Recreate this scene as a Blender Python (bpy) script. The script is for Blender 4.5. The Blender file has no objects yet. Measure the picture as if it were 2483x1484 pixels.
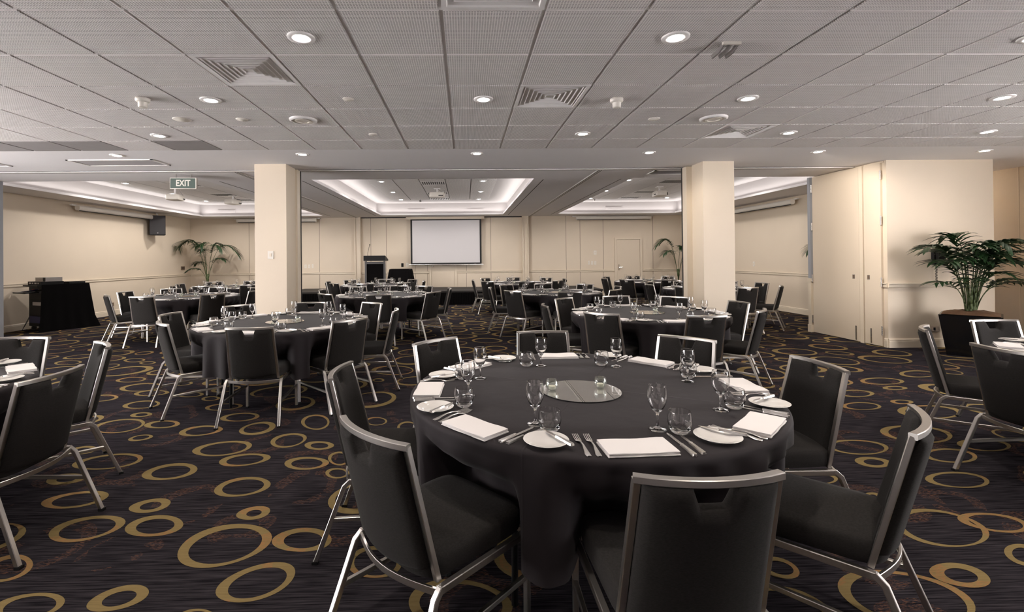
import bpy, math, random
from mathutils import Matrix, Vector
R = math.radians
PI = math.pi
random.seed(7)
scene = bpy.context.scene
COL = scene.collection
CAMH = 1.43                      # eye height
CEIL = 2.868                     # ceiling above the carpet
ROT = [[0.99976, -0.01979, -0.00966], [-0.00956, 0.00544, -0.99994], [0.01984, 0.99979, 0.00525]]
FPX, PPX, PPY = 1155.22, 1150.24, 619.66

# ------------------------------------------------------------------ materials
def new_mat(name):
    m = bpy.data.materials.new(name)
    m.use_nodes = True
    nt = m.node_tree
    b = nt.nodes['Principled BSDF']
    return m, nt, b

def simple(name, col, rough=0.6, metal=0.0, bump=0.0, bscale=200.0, var=0.0, vscale=3.0, sheen=0.0, spec=None):
    m, nt, b = new_mat(name)
    b.inputs['Base Color'].default_value = (*col, 1)
    b.inputs['Roughness'].default_value = rough
    b.inputs['Metallic'].default_value = metal
    if spec is not None:
        b.inputs['Specular IOR Level'].default_value = spec
    if sheen:
        b.inputs['Sheen Weight'].default_value = sheen
        b.inputs['Sheen Roughness'].default_value = 0.5
    tc = nt.nodes.new('ShaderNodeTexCoord')
    if var:
        n = nt.nodes.new('ShaderNodeTexNoise'); n.inputs['Scale'].default_value = vscale
        n.inputs['Detail'].default_value = 4
        nt.links.new(tc.outputs['Object'], n.inputs['Vector'])
        mx = nt.nodes.new('ShaderNodeMix'); mx.data_type = 'RGBA'
        mx.inputs['A'].default_value = (*[c * (1 - var) for c in col], 1)
        mx.inputs['B'].default_value = (*[min(1, c * (1 + var)) for c in col], 1)
        nt.links.new(n.outputs['Fac'], mx.inputs['Factor'])
        nt.links.new(mx.outputs['Result'], b.inputs['Base Color'])
    if bump:
        n = nt.nodes.new('ShaderNodeTexNoise'); n.inputs['Scale'].default_value = bscale
        nt.links.new(tc.outputs['Object'], n.inputs['Vector'])
        bp = nt.nodes.new('ShaderNodeBump'); bp.inputs['Strength'].default_value = bump
        bp.inputs['Distance'].default_value = 0.002
        nt.links.new(n.outputs['Fac'], bp.inputs['Height'])
        nt.links.new(bp.outputs['Normal'], b.inputs['Normal'])
    return m

def math_node(nt, op, a, b=None, c=None):
    n = nt.nodes.new('ShaderNodeMath'); n.operation = op
    for i, v in enumerate((a, b, c)):
        if v is None: continue
        if isinstance(v, (int, float)): n.inputs[i].default_value = v
        else: nt.links.new(v, n.inputs[i])
    return n.outputs[0]

def mix_col(nt, fac, a, b):
    mx = nt.nodes.new('ShaderNodeMix'); mx.data_type = 'RGBA'
    for k, v in (('Factor', fac), ('A', a), ('B', b)):
        if isinstance(v, tuple): mx.inputs[k].default_value = (*v, 1)
        elif isinstance(v, (int, float)): mx.inputs[k].default_value = v
        else: nt.links.new(v, mx.inputs[k])
    return mx.outputs['Result']

def emit(name, col, strength):
    m, nt, b = new_mat(name)
    b.inputs['Base Color'].default_value = (*col, 1)
    b.inputs['Emission Color'].default_value = (*col, 1)
    b.inputs['Emission Strength'].default_value = strength
    return m

M = {}
M['wall'] = simple('wall_paint', (0.66, 0.565, 0.45), 0.55, bump=0.12, bscale=260, var=0.03, vscale=2)
M['trim'] = simple('trim_paint', (0.68, 0.59, 0.47), 0.4)
M['bluegrey'] = simple('jamb_fabric', (0.29, 0.30, 0.325), 0.7)
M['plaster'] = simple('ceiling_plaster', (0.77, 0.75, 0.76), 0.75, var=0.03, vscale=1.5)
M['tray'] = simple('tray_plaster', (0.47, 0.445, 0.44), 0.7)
M['metalwhite'] = simple('white_enamel', (0.80, 0.78, 0.77), 0.4)
M['plastic'] = simple('white_plastic', (0.72, 0.68, 0.62), 0.35)
M['groove'] = simple('dark_groove', (0.03, 0.028, 0.028), 0.8)
M['panelgroove'] = simple('panel_joint', (0.22, 0.18, 0.14), 0.8)
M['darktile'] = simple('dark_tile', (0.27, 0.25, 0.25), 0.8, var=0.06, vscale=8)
M['fabric_back'] = None
M['black_plastic'] = simple('black_plastic', (0.008, 0.008, 0.0085), 0.5, spec=.2)
M['black_cloth'] = simple('black_cloth', (0.0045, 0.004, 0.0042), 0.95, spec=.05)
M['black_gloss'] = simple('black_planter_glaze', (0.006, 0.006, 0.007), 0.18)
M['china'] = simple('white_china', (0.80, 0.77, 0.74), 0.12)
M['linen'] = simple('white_linen', (0.83, 0.79, 0.775), 0.85, bump=0.25, bscale=900)
M['silver'] = simple('cutlery_steel', (0.86, 0.83, 0.80), 0.27, metal=1.0)
M['alu'] = simple('satin_aluminium', (0.40, 0.38, 0.37), 0.35, metal=0.8)
M['darkalu'] = simple('grey_aluminium', (0.10, 0.095, 0.095), 0.4, metal=0.5)
M['screen'] = simple('projection_cloth', (0.56, 0.54, 0.55), 0.8)
M['blackborder'] = simple('screen_border', (0.01, 0.009, 0.009), 0.7)
M['leaf'] = simple('palm_leaf', (0.014, 0.044, 0.012), 0.45, var=0.4, vscale=6)
M['stem'] = simple('palm_stem', (0.06, 0.085, 0.028), 0.5, var=0.3, vscale=10)
M['mulch'] = simple('coir_mulch', (0.14, 0.07, 0.032), 0.95, bump=1.0, bscale=60, var=0.5, vscale=40)
M['speaker'] = simple('speaker_grille', (0.035, 0.033, 0.037), 0.6, bump=0.4, bscale=900)
M['deck'] = simple('stage_deck', (0.018, 0.015, 0.014), 0.7)
M['green'] = emit('exit_green', (0.033, 0.052, 0.041), 0.7)
M['exitwhite'] = emit('exit_white', (0.5, 0.48, 0.43), 0.45)
M['lens'] = emit('lamp_lens', (1.0, 0.93, 0.88), 50.0)
M['wax'] = simple('candle_wax', (0.78, 0.74, 0.62), 0.5)
M['redplug'] = simple('red_knob', (0.5, 0.04, 0.03), 0.4)
M['bluebox'] = simple('blue_case', (0.02, 0.02, 0.09), 0.5)
M['paper'] = simple('paper', (0.6, 0.56, 0.54), 0.8)
M['brownplate'] = simple('bronze_plate', (0.20, 0.14, 0.10), 0.4, metal=0.3)

# mirror
m, nt, b = new_mat('mirror_glass')
b.inputs['Base Color'].default_value = (0.95, 0.94, 0.92, 1); b.inputs['Metallic'].default_value = 0.82; b.inputs['Roughness'].default_value = 0.0
M['mirror'] = m
# clear glass
m, nt, b = new_mat('clear_glass')
b.inputs['Base Color'].default_value = (1, 1, 1, 1); b.inputs['Roughness'].default_value = 0.0
b.inputs['IOR'].default_value = 1.46; b.inputs['Transmission Weight'].default_value = 1.0
M['glass'] = m
m = bpy.data.materials.new('thin_glass'); m.use_nodes = True; nt = m.node_tree
nt.nodes.remove(nt.nodes['Principled BSDF']); out = nt.nodes['Material Output']
tr = nt.nodes.new('ShaderNodeBsdfTransparent'); tr.inputs['Color'].default_value = (.95, .97, .955, 1)
gl = nt.nodes.new('ShaderNodeBsdfGlossy'); gl.inputs['Roughness'].default_value = 0.02
fr = nt.nodes.new('ShaderNodeLayerWeight'); fr.inputs['Blend'].default_value = 0.5
frf = math_node(nt, 'MULTIPLY_ADD', math_node(nt, 'POWER', fr.outputs['Facing'], 2.2), .85, .06)
mx = nt.nodes.new('ShaderNodeMixShader'); nt.links.new(frf, mx.inputs[0]); nt.links.new(tr.outputs[0], mx.inputs[1]); nt.links.new(gl.outputs[0], mx.inputs[2]); nt.links.new(mx.outputs[0], out.inputs['Surface'])
M['thinglass'] = m
# brushed steel frame
m, nt, b = new_mat('brushed_steel')
b.inputs['Metallic'].default_value = 1.0; b.inputs['Base Color'].default_value = (0.56, 0.53, 0.50, 1)
tc = nt.nodes.new('ShaderNodeTexCoord'); mp = nt.nodes.new('ShaderNodeMapping'); mp.inputs['Scale'].default_value = (90, 90, 25)
n = nt.nodes.new('ShaderNodeTexNoise'); n.inputs['Scale'].default_value = 6; n.inputs['Detail'].default_value = 4
nt.links.new(tc.outputs['Object'], mp.inputs['Vector']); nt.links.new(mp.outputs['Vector'], n.inputs['Vector'])
nt.links.new(math_node(nt, 'MULTIPLY_ADD', n.outputs['Fac'], 0.03, 0.29), b.inputs['Roughness'])
M['steel'] = m
# woven upholstery
def fabric(name, col, k):
    m, nt, b = new_mat(name)
    tc = nt.nodes.new('ShaderNodeTexCoord'); mp = nt.nodes.new('ShaderNodeMapping'); mp.inputs['Scale'].default_value = (1, 1, 3)
    nt.links.new(tc.outputs['Object'], mp.inputs['Vector'])
    n = nt.nodes.new('ShaderNodeTexNoise'); n.inputs['Scale'].default_value = 130; n.inputs['Detail'].default_value = 3
    nt.links.new(mp.outputs['Vector'], n.inputs['Vector'])
    nt.links.new(mix_col(nt, n.outputs['Fac'], tuple(c * (1 - k) for c in col), tuple(c * (1 + k) for c in col)), b.inputs['Base Color'])
    b.inputs['Roughness'].default_value = 0.95; b.inputs['Specular IOR Level'].default_value = 0.08
    b.inputs['Sheen Weight'].default_value = 0.05; b.inputs['Sheen Roughness'].default_value = 0.4
    bp = nt.nodes.new('ShaderNodeBump'); bp.inputs['Strength'].default_value = 0.35; bp.inputs['Distance'].default_value = 0.001
    n2 = nt.nodes.new('ShaderNodeTexNoise'); n2.inputs['Scale'].default_value = 700
    nt.links.new(tc.outputs['Object'], n2.inputs['Vector']); nt.links.new(n2.outputs['Fac'], bp.inputs['Height'])
    nt.links.new(bp.outputs['Normal'], b.inputs['Normal'])
    return m
M['fabric'] = fabric('charcoal_upholstery', (0.0225, 0.0205, 0.0195), 0.5)
# tablecloth with pressed fold lines
m, nt, b = new_mat('black_tablecloth')
b.inputs['Base Color'].default_value = (0.0225, 0.0185, 0.0205, 1); b.inputs['Roughness'].default_value = 0.75
b.inputs['Sheen Weight'].default_value = 0.06; b.inputs['Sheen Roughness'].default_value = 0.35; b.inputs['Specular IOR Level'].default_value = 0.2
tc = nt.nodes.new('ShaderNodeTexCoord'); mp = nt.nodes.new('ShaderNodeMapping'); mp.inputs['Rotation'].default_value = (0, 0, R(28))
nt.links.new(tc.outputs['Object'], mp.inputs['Vector'])
sp = nt.nodes.new('ShaderNodeSeparateXYZ'); nt.links.new(mp.outputs['Vector'], sp.inputs[0])
def crease(c): return math_node(nt, 'SUBTRACT', 1.0, math_node(nt, 'MINIMUM', math_node(nt, 'MULTIPLY', math_node(nt, 'ABSOLUTE', c), 160.0), 1.0))
cr = math_node(nt, 'MAXIMUM', crease(sp.outputs[0]), crease(sp.outputs[1]))
n = nt.nodes.new('ShaderNodeTexNoise'); n.inputs['Scale'].default_value = 9; nt.links.new(tc.outputs['Object'], n.inputs['Vector'])
h = math_node(nt, 'MULTIPLY_ADD', n.outputs['Fac'], 2.0, math_node(nt, 'MULTIPLY', cr, 0.8))
bp = nt.nodes.new('ShaderNodeBump'); bp.inputs['Strength'].default_value = 0.35; bp.inputs['Distance'].default_value = 0.003
nt.links.new(h, bp.inputs['Height']); nt.links.new(bp.outputs['Normal'], b.inputs['Normal'])
M['tablecloth'] = m
# open-cell ceiling tile: a grid of small square holes, in plan
def tile_mat(name, col, pitch=0.0163):
    m, nt, b = new_mat(name)
    tc = nt.nodes.new('ShaderNodeTexCoord'); sp = nt.nodes.new('ShaderNodeSeparateXYZ')
    nt.links.new(tc.outputs['Object'], sp.inputs[0])
    def cell(o): return math_node(nt, 'ABSOLUTE', math_node(nt, 'SUBTRACT', math_node(nt, 'FRACT', math_node(nt, 'DIVIDE', o, pitch)), 0.5))
    d = math_node(nt, 'MAXIMUM', cell(sp.outputs[0]), cell(sp.outputs[1]))       # 0 centre .. .5 edge
    hole = math_node(nt, 'LESS_THAN', d, 0.31)
    nt.links.new(mix_col(nt, hole, col, tuple(c * 0.56 for c in col)), b.inputs['Base Color'])
    b.inputs['Roughness'].default_value = 0.7
    mr = nt.nodes.new('ShaderNodeMapRange'); mr.inputs['From Min'].default_value = 0.24; mr.inputs['From Max'].default_value = 0.40
    nt.links.new(d, mr.inputs['Value'])
    bp = nt.nodes.new('ShaderNodeBump'); bp.inputs['Strength'].default_value = 0.8; bp.inputs['Distance'].default_value = 0.006
    nt.links.new(mr.outputs['Result'], bp.inputs['Height']); nt.links.new(bp.outputs['Normal'], b.inputs['Normal'])
    return m
M['tile'] = tile_mat('open_cell_tile', (0.88, 0.84, 0.83))
M['traytile'] = tile_mat('tray_tile', (0.90, 0.87, 0.86), 0.02)
# carpet ground: navy with fine weft lines and speckled rust arcs
m, nt, b = new_mat('carpet_ground')
tc = nt.nodes.new('ShaderNodeTexCoord'); sp = nt.nodes.new('ShaderNodeSeparateXYZ'); nt.links.new(tc.outputs['Object'], sp.inputs[0])
mp = nt.nodes.new('ShaderNodeMapping'); mp.inputs['Scale'].default_value = (3, 75, 1); nt.links.new(tc.outputs['Object'], mp.inputs['Vector'])
n1 = nt.nodes.new('ShaderNodeTexNoise'); n1.inputs['Scale'].default_value = 1.6; n1.inputs['Detail'].default_value = 5; nt.links.new(mp.outputs['Vector'], n1.inputs['Vector'])
mr = nt.nodes.new('ShaderNodeMapRange'); mr.inputs['From Min'].default_value = 0.34; mr.inputs['From Max'].default_value = 0.66; nt.links.new(n1.outputs['Fac'], mr.inputs['Value'])
base = mix_col(nt, mr.outputs['Result'], (0.0095, 0.0085, 0.0105), (0.041, 0.036, 0.041))
vo = nt.nodes.new('ShaderNodeTexVoronoi'); vo.voronoi_dimensions = '2D'; vo.inputs['Scale'].default_value = 1.75; vo.inputs['Randomness'].default_value = 0.85
nz = nt.nodes.new('ShaderNodeTexNoise'); nz.inputs['Scale'].default_value = 1.7; nt.links.new(tc.outputs['Object'], nz.inputs['Vector'])
va = nt.nodes.new('ShaderNodeVectorMath'); va.operation = 'MULTIPLY_ADD'; va.inputs[1].default_value = (0.35, 0.35, 0); nt.links.new(nz.outputs['Color'], va.inputs[0]); nt.links.new(tc.outputs['Object'], va.inputs[2])
nt.links.new(va.outputs[0], vo.inputs['Vector'])
spc = nt.nodes.new('ShaderNodeSeparateColor'); nt.links.new(vo.outputs['Color'], spc.inputs[0])
rad = math_node(nt, 'MULTIPLY_ADD', spc.outputs[0], 0.22, 0.17)
ringd = math_node(nt, 'ABSOLUTE', math_node(nt, 'SUBTRACT', vo.outputs['Distance'], rad))
ring = math_node(nt, 'LESS_THAN', ringd, 0.065)
mp2 = nt.nodes.new('ShaderNodeMapping'); mp2.inputs['Scale'].default_value = (42, 330, 1); nt.links.new(tc.outputs['Object'], mp2.inputs['Vector'])
n2 = nt.nodes.new('ShaderNodeTexNoise'); n2.inputs['Scale'].default_value = 1.0; n2.inputs['Detail'].default_value = 2; nt.links.new(mp2.outputs['Vector'], n2.inputs['Vector'])
n3 = nt.nodes.new('ShaderNodeTexNoise'); n3.inputs['Scale'].default_value = 3.2; nt.links.new(tc.outputs['Object'], n3.inputs['Vector'])
sp_ = math_node(nt, 'MULTIPLY', math_node(nt, 'GREATER_THAN', n2.outputs['Fac'], 0.56), math_node(nt, 'GREATER_THAN', n3.outputs['Fac'], 0.47))
fac = math_node(nt, 'MULTIPLY', math_node(nt, 'MULTIPLY', ring, sp_), 0.6)
colr = mix_col(nt, fac, base, (0.17, 0.083, 0.05))
nt.links.new(colr, b.inputs['Base Color']); b.inputs['Roughness'].default_value = 1.0; b.inputs['Specular IOR Level'].default_value = 0.0
bp = nt.nodes.new('ShaderNodeBump'); bp.inputs['Strength'].default_value = 0.5; bp.inputs['Distance'].default_value = 0.004
nt.links.new(n2.outputs['Fac'], bp.inputs['Height']); nt.links.new(bp.outputs['Normal'], b.inputs['Normal'])
M['carpet'] = m
m, nt, b = new_mat('carpet_gold')
tc = nt.nodes.new('ShaderNodeTexCoord'); mp = nt.nodes.new('ShaderNodeMapping'); mp.inputs['Scale'].default_value = (4, 110, 1); nt.links.new(tc.outputs['Object'], mp.inputs['Vector'])
n1 = nt.nodes.new('ShaderNodeTexNoise'); n1.inputs['Scale'].default_value = 1.6; n1.inputs['Detail'].default_value = 4; nt.links.new(mp.outputs['Vector'], n1.inputs['Vector'])
base = mix_col(nt, n1.outputs['Fac'], (0.15, 0.108, 0.047), (0.255, 0.19, 0.088))
mp2 = nt.nodes.new('ShaderNodeMapping'); mp2.inputs['Scale'].default_value = (42, 330, 1); nt.links.new(tc.outputs['Object'], mp2.inputs['Vector'])
n2 = nt.nodes.new('ShaderNodeTexNoise'); n2.inputs['Scale'].default_value = 1.0; nt.links.new(mp2.outputs['Vector'], n2.inputs['Vector'])
n3 = nt.nodes.new('ShaderNodeTexNoise'); n3.inputs['Scale'].default_value = 2.6; nt.links.new(tc.outputs['Object'], n3.inputs['Vector'])
rf = math_node(nt, 'MULTIPLY', math_node(nt, 'MULTIPLY', math_node(nt, 'GREATER_THAN', n2.outputs['Fac'], 0.5), math_node(nt, 'GREATER_THAN', n3.outputs['Fac'], 0.58)), 0.7)
nt.links.new(mix_col(nt, rf, base, (0.30, 0.14, 0.062)), b.inputs['Base Color']); b.inputs['Roughness'].default_value = 1.0; b.inputs['Specular IOR Level'].default_value = 0.0
bp = nt.nodes.new('ShaderNodeBump'); bp.inputs['Strength'].default_value = 0.5; bp.inputs['Distance'].default_value = 0.004
nt.links.new(n2.outputs['Fac'], bp.inputs['Height']); nt.links.new(bp.outputs['Normal'], b.inputs['Normal'])
M['gold'] = m

# ------------------------------------------------------------------ mesh helpers
class MB:
    def __init__(s): s.v = []; s.f = []; s.mi = []
    def add(s, vs, fs, mi=0):
        o = len(s.v); s.v += [tuple(p) for p in vs]
        for f in fs: s.f.append(tuple(i + o for i in f)); s.mi.append(mi)
    def box(s, c, d, rz=0.0, mi=0, taper=1.0):
        cx, cy, cz = c; x, y, z = d[0] / 2, d[1] / 2, d[2] / 2
        vs = []
        for k, zz in ((taper, -z), (1.0, z)):
            for a, bb in ((-x, -y), (x, -y), (x, y), (-x, y)):
                a *= k; bb *= k
                vs.append((cx + a * math.cos(rz) - bb * math.sin(rz), cy + a * math.sin(rz) + bb * math.cos(rz), cz + zz))
        s.add(vs, [(3, 2, 1, 0), (4, 5, 6, 7), (0, 1, 5, 4), (1, 2, 6, 5), (2, 3, 7, 6), (3, 0, 4, 7)], mi)
    def span(s, a, b, mi=0):
        s.box([(a[i] + b[i]) / 2 for i in range(3)], [abs(b[i] - a[i]) for i in range(3)], mi=mi)
    def lathe(s, prof, n=32, c=(0, 0, 0), mi=0, close=False):
        vs = []
        for r, z in prof:
            for i in range(n):
                a = 2 * PI * i / n; vs.append((c[0] + r * math.cos(a), c[1] + r * math.sin(a), c[2] + z))
        fs = []
        m_ = len(prof)
        for j in range(m_ if close else m_ - 1):
            j2 = (j + 1) % m_
            for i in range(n):
                i2 = (i + 1) % n; fs.append((j * n + i, j * n + i2, j2 * n + i2, j2 * n + i))
        s.add(vs, fs, mi)
    def sweep(s, pts, w, h, up=(0, 0, 1), mi=0, ch=0.22, rnd=0):
        P = [Vector(p) for p in pts]; up = Vector(up); n = len(P)
        if rnd: sec = [(0.5 * math.cos(2 * PI * i / rnd), 0.5 * math.sin(2 * PI * i / rnd)) for i in range(rnd)]
        else:
            c = 0.5 - ch * min(w, h) / w * 0.5; d = 0.5 - ch * min(w, h) / h * 0.5
            sec = [(-.5, -d), (-c, -.5), (c, -.5), (.5, -d), (.5, d), (c, .5), (-c, .5), (-.5, d)]
        k = len(sec); vs = []
        for i in range(n):
            t = (P[min(i + 1, n - 1)] - P[max(i - 1, 0)]).normalized()
            sc = 1.0
            if 0 < i < n - 1:
                t0 = (P[i] - P[i - 1]).normalized(); t1 = (P[i + 1] - P[i]).normalized()
                t = (t0 + t1).normalized(); sc = 1 / max(0.5, t.dot(t0))
                bend = (t1 - t0)
            side = t.cross(up)
            if side.length < 1e-5: side = t.cross(Vector((0, 1, 0)))
            side.normalize(); u2 = side.cross(t).normalized()
            for a, bb in sec:
                off = side * (a * w) + u2 * (bb * h)
                if 0 < i < n - 1 and sc > 1.001 and bend.length > 1e-6:
                    bd = bend.normalized(); off = off + bd * (off.dot(bd) * (sc - 1))
                vs.append(P[i] + off)
        fs = [tuple(range(k - 1, -1, -1)), tuple((n - 1) * k + i for i in range(k))]
        for j in range(n - 1):
            for i in range(k):
                i2 = (i + 1) % k; fs.append((j * k + i, j * k + i2, (j + 1) * k + i2, (j + 1) * k + i))
        s.add(vs, fs, mi)
    def tube(s, pts, r, n=8, mi=0): s.sweep(pts, 2 * r, 2 * r, rnd=n, mi=mi)
    def build(s, name, mats, parent=None, smooth=False, loc=None, rot=None):
        me = bpy.data.meshes.new(name)
        me.from_pydata([tuple(p) for p in s.v], [], s.f)
        if not isinstance(mats, (list, tuple)): mats = [mats]
        for mm in mats: me.materials.append(mm)
        if len(mats) > 1: me.polygons.foreach_set('material_index', s.mi)
        me.update()
        if smooth:
            me.polygons.foreach_set('use_smooth', [True] * len(me.polygons))
            if smooth != 'all':
                me.set_sharp_from_angle(angle=R(38))
        o = bpy.data.objects.new(name, me); COL.objects.link(o)
        if parent is not None: o.parent = parent
        if loc is not None: o.location = loc
        if rot is not None: o.rotation_euler = rot
        return o

def tag(o, label, cat, group=None, kind=None):
    assert 4 <= len(label.split()) <= 16, label
    o['label'] = label; o['category'] = cat
    if group: o['group'] = group
    if kind: o['kind'] = kind
    return o
def thing(name, label, cat, loc=(0, 0, 0), rz=0.0, group=None, kind=None):
    o = bpy.data.objects.new(name, None); COL.objects.link(o)
    o.empty_display_size = 0.1; o.location = loc; o.rotation_euler = (0, 0, rz)
    return tag(o, label, cat, group, kind)
def struct(o, label, cat): return tag(o, label, cat, None, 'structure')
KIDS = {}
def kids(o): return [c for c in o.children]
def copy_tree(o, parent=None):
    c = o.copy(); COL.objects.link(c)
    if parent is not None: c.parent = parent
    for ch in list(o.children): copy_tree(ch, c)
    return c

def ray(px, py):
    a, bb = (px - PPX) / FPX, (py - PPY) / FPX
    return [ROT[0][i] * a + ROT[1][i] * bb + ROT[2][i] for i in range(3)]
def ground(px, py, z=0.0):
    r = ray(px, py); t = (z - CAMH) / r[2]; return r[0] * t, r[1] * t

# ------------------------------------------------------------------ camera
cam = bpy.data.cameras.new('camera'); co = bpy.data.objects.new('camera', cam); COL.objects.link(co)
r0, r1, r2 = ROT
co.matrix_world = Matrix(((r0[0], -r1[0], -r2[0], 0), (r0[1], -r1[1], -r2[1], 0), (r0[2], -r1[2], -r2[2], CAMH), (0, 0, 0, 1)))
cam.sensor_fit = 'HORIZONTAL'; cam.sensor_width = 36; cam.lens = FPX / 2483 * 36
cam.shift_x = (1241.5 - PPX) / 2483; cam.shift_y = -(742 - PPY) / 2483
cam.clip_start = 0.05; cam.clip_end = 60
scene.camera = co

# ------------------------------------------------------------------ floor: carpet with inlaid gold rings
XL, XR, YB = -9.4, 8.1, 16.5         # left wall, right wall of the far room, back wall
XR2 = 9.3                            # right wall of the near room
Y0 = -.6
fl = MB()
fl.add([(XL - .1, Y0, 0), (XR2 + .1, Y0, 0), (XR2 + .1, YB + .1, 0), (XL - .1, YB + .1, 0)], [(0, 1, 2, 3)], 0)
placed = []
def add_ring(out, inn):
    n = len(out); zr = .0014 + .000004 * (len(placed) % 100); vs = [(x, y, zr) for x, y in out] + [(x, y, zr) for x, y in inn]
    fl.add(vs, [(i, (i + 1) % n, n + (i + 1) % n, n + i) for i in range(n)], 1)
def pxring(cx, cy, W, H, rho, k):
    """ring seen in the photograph: the ellipse is carried down onto the carpet plane"""
    n = 40; out = []; inn = []
    sy = math.sqrt(max(0.01, 1 - rho * rho))
    for i in range(n):
        a = 2 * PI * i / n; ca, sa = math.cos(a), math.sin(a)
        w = 1 + .025 * math.sin(3 * a + cx)
        out.append(ground(cx + W * ca * w, cy - H * (rho * ca + sy * sa) * w))
        inn.append(ground(cx + W * (.03 + k * ca), cy - H * (-.02 + (k + .03) * (rho * ca + sy * sa))))
    c = [sum(p[j] for p in out) / n for j in (0, 1)]
    rr = max(math.hypot(p[0] - c[0], p[1] - c[1]) for p in out)
    placed.append((c[0], c[1], rr)); add_ring(out, inn)
for s_, ox, oy, L in (
    (3.104, 0, 1080, [(1684, 756, 356, 166, .40, .78), (648, 628, 290, 101, .5, .74), (1162, 609, 220, 81, .25, .66), (1129, 456, 158, 55, .45, .52),
        (1908, 511, 128, 52, .35, .45), (2275, 714, 225, 90, .1, .65), (1928, 1035, 300, 152, .5, .74), (890, 1154, 235, 102, .55, .56), (1823, 314, 213, 75, .35, .74),
        (565, 411, 255, 67, .5, .72), (1280, 200, 210, 64, .4, .7), (815, 124, 268, 61, .45, .8), (1838, 110, 195, 49, .4, .72), (1675, 25, 225, 58, .4, .78),
        (2305, 136, 168, 48, .1, .7), (495, 255, 150, 43, .4, .5), (50, 930, 200, 105, .4, .72), (215, 1215, 272, 105, .35, .74), (1470, 1292, 140, 60, .2, .7), (620, 38, 112, 32, .4, .6)]),
    (3.71, 0, 780, [(1070, 940, 238, 65, .4, .83), (1460, 925, 162, 36, .25, .68), (1805, 983, 198, 48, .4, .72), (2160, 860, 178, 40, .3, .74),
        (1270, 838, 100, 22, .35, .55), (1275, 748, 170, 37, .35, .78), (1275, 592, 197, 38, .35, .8), (1362, 643, 160, 26, .3, .75), (1710, 657, 122, 24, .2, .72), (900, 690, 168, 32, .4, .75),
        (1180, 523, 138, 24, .35, .78), (2010, 768, 170, 32, .35, .78), (1895, 693, 85, 21, .2, .65), (1640, 557, 95, 19, .3, .7), (610, 370, 125, 20, .3, .8), (1210, 348, 98, 17, .2, .75), (1328, 371, 76, 13, .2, .7)]),
    (2.049, 1850, 760, [(885, 1068, 235, 95, -.35, .85), (1150, 1040, 180, 50, -.45, .76), (980, 1302, 152, 62, -.4, .55), (1292, 1200, 92, 55, -.3, .62), (715, 1420, 342, 146, -.4, .85),
        (968, 828, 160, 40, -.2, .8), (470, 665, 155, 37, -.2, .83), (548, 740, 92, 26, -.3, .55), (930, 707, 138, 36, -.2, .78), (1100, 655, 135, 30, -.25, .8), (765, 600, 180, 44, -.3, .82),
        (545, 912, 45, 22, -.2, .5), (250, 820, 125, 30, -.2, .8), (830, 490, 160, 34, -.15, .8), (690, 440, 58, 11, -.2, .6), (490, 461, 98, 19, -.1, .8), (460, 398, 92, 18, -.1, .75), (655, 371, 62, 10, -.1, .6), (590, 337, 110, 17, -.1, .8), (770, 301, 95, 17, -.1, .78)]),
    (2.379, 740, 860, [(400, 1200, 157, 92, 0, .78), (890, 1440, 300, 142, -.1, .8), (80, 525, 85, 25, 0, .6), (60, 390, 82, 44, 0, .8), (195, 600, 62, 40, 0, .75), (185, 685, 70, 30, 0, .7), (410, 385, 62, 24, 0, .8), (592, 419, 62, 32, 0, .78)])):
    for cx, cy, W, H, rho, k in L: pxring(cx / s_ + ox, cy / s_ + oy, W / s_, H / s_, rho, k)
grid = {}
def gput(c):
    grid.setdefault((int(c[0] // .6), int(c[1] // .6)), []).append(c)
for c in placed: gput(c)
rr_ = random.Random(11)
for rad, tries in ((.30, 900), (.25, 2600), (.205, 5200), (.165, 8000), (.125, 5000), (.09, 1500)):
    for _ in range(tries):
        x = rr_.uniform(XL + .1, XR2 - .1); y = rr_.uniform(.5, YB - .1); rad_ = rad * rr_.uniform(.9, 1.08)
        gx, gy = int(x // .6), int(y // .6); ok = True
        for i in (-1, 0, 1):
            for j in (-1, 0, 1):
                for (a, bb, q) in grid.get((gx + i, gy + j), ()):
                    if (a - x) ** 2 + (bb - y) ** 2 < (q + rad_ + (.05 if rad < .15 else .02)) ** 2: ok = False; break
                if not ok: break
            if not ok: break
        if not ok: continue
        gput((x, y, rad_))
        th = rr_.uniform(0, PI); asp = rr_.uniform(.76, .95); k = .55 + .27 * min(1, rad / .22) + rr_.uniform(-.05, .05)
        ph = rr_.uniform(0, 2 * PI); ox, oy = .07 * rad_ * math.cos(ph), .07 * rad_ * math.sin(ph); n = 28; o_ = []; i_ = []
        for t in range(n):
            a = 2 * PI * t / n; ca, sa = math.cos(a), asp * math.sin(a); w = 1 + .02 * math.sin(3 * a + ph)
            ex, ey = ca * math.cos(th) - sa * math.sin(th), ca * math.sin(th) + sa * math.cos(th)
            o_.append((x + ex * rad_ * w, y + ey * rad_ * w)); i_.append((x + ox + ex * rad_ * k, y + oy + ey * rad_ * k))
        add_ring(o_, i_)
o = fl.build('floor', [M['carpet'], M['gold']]); struct(o, 'dark navy carpet with gold ring pattern', 'floor')

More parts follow.
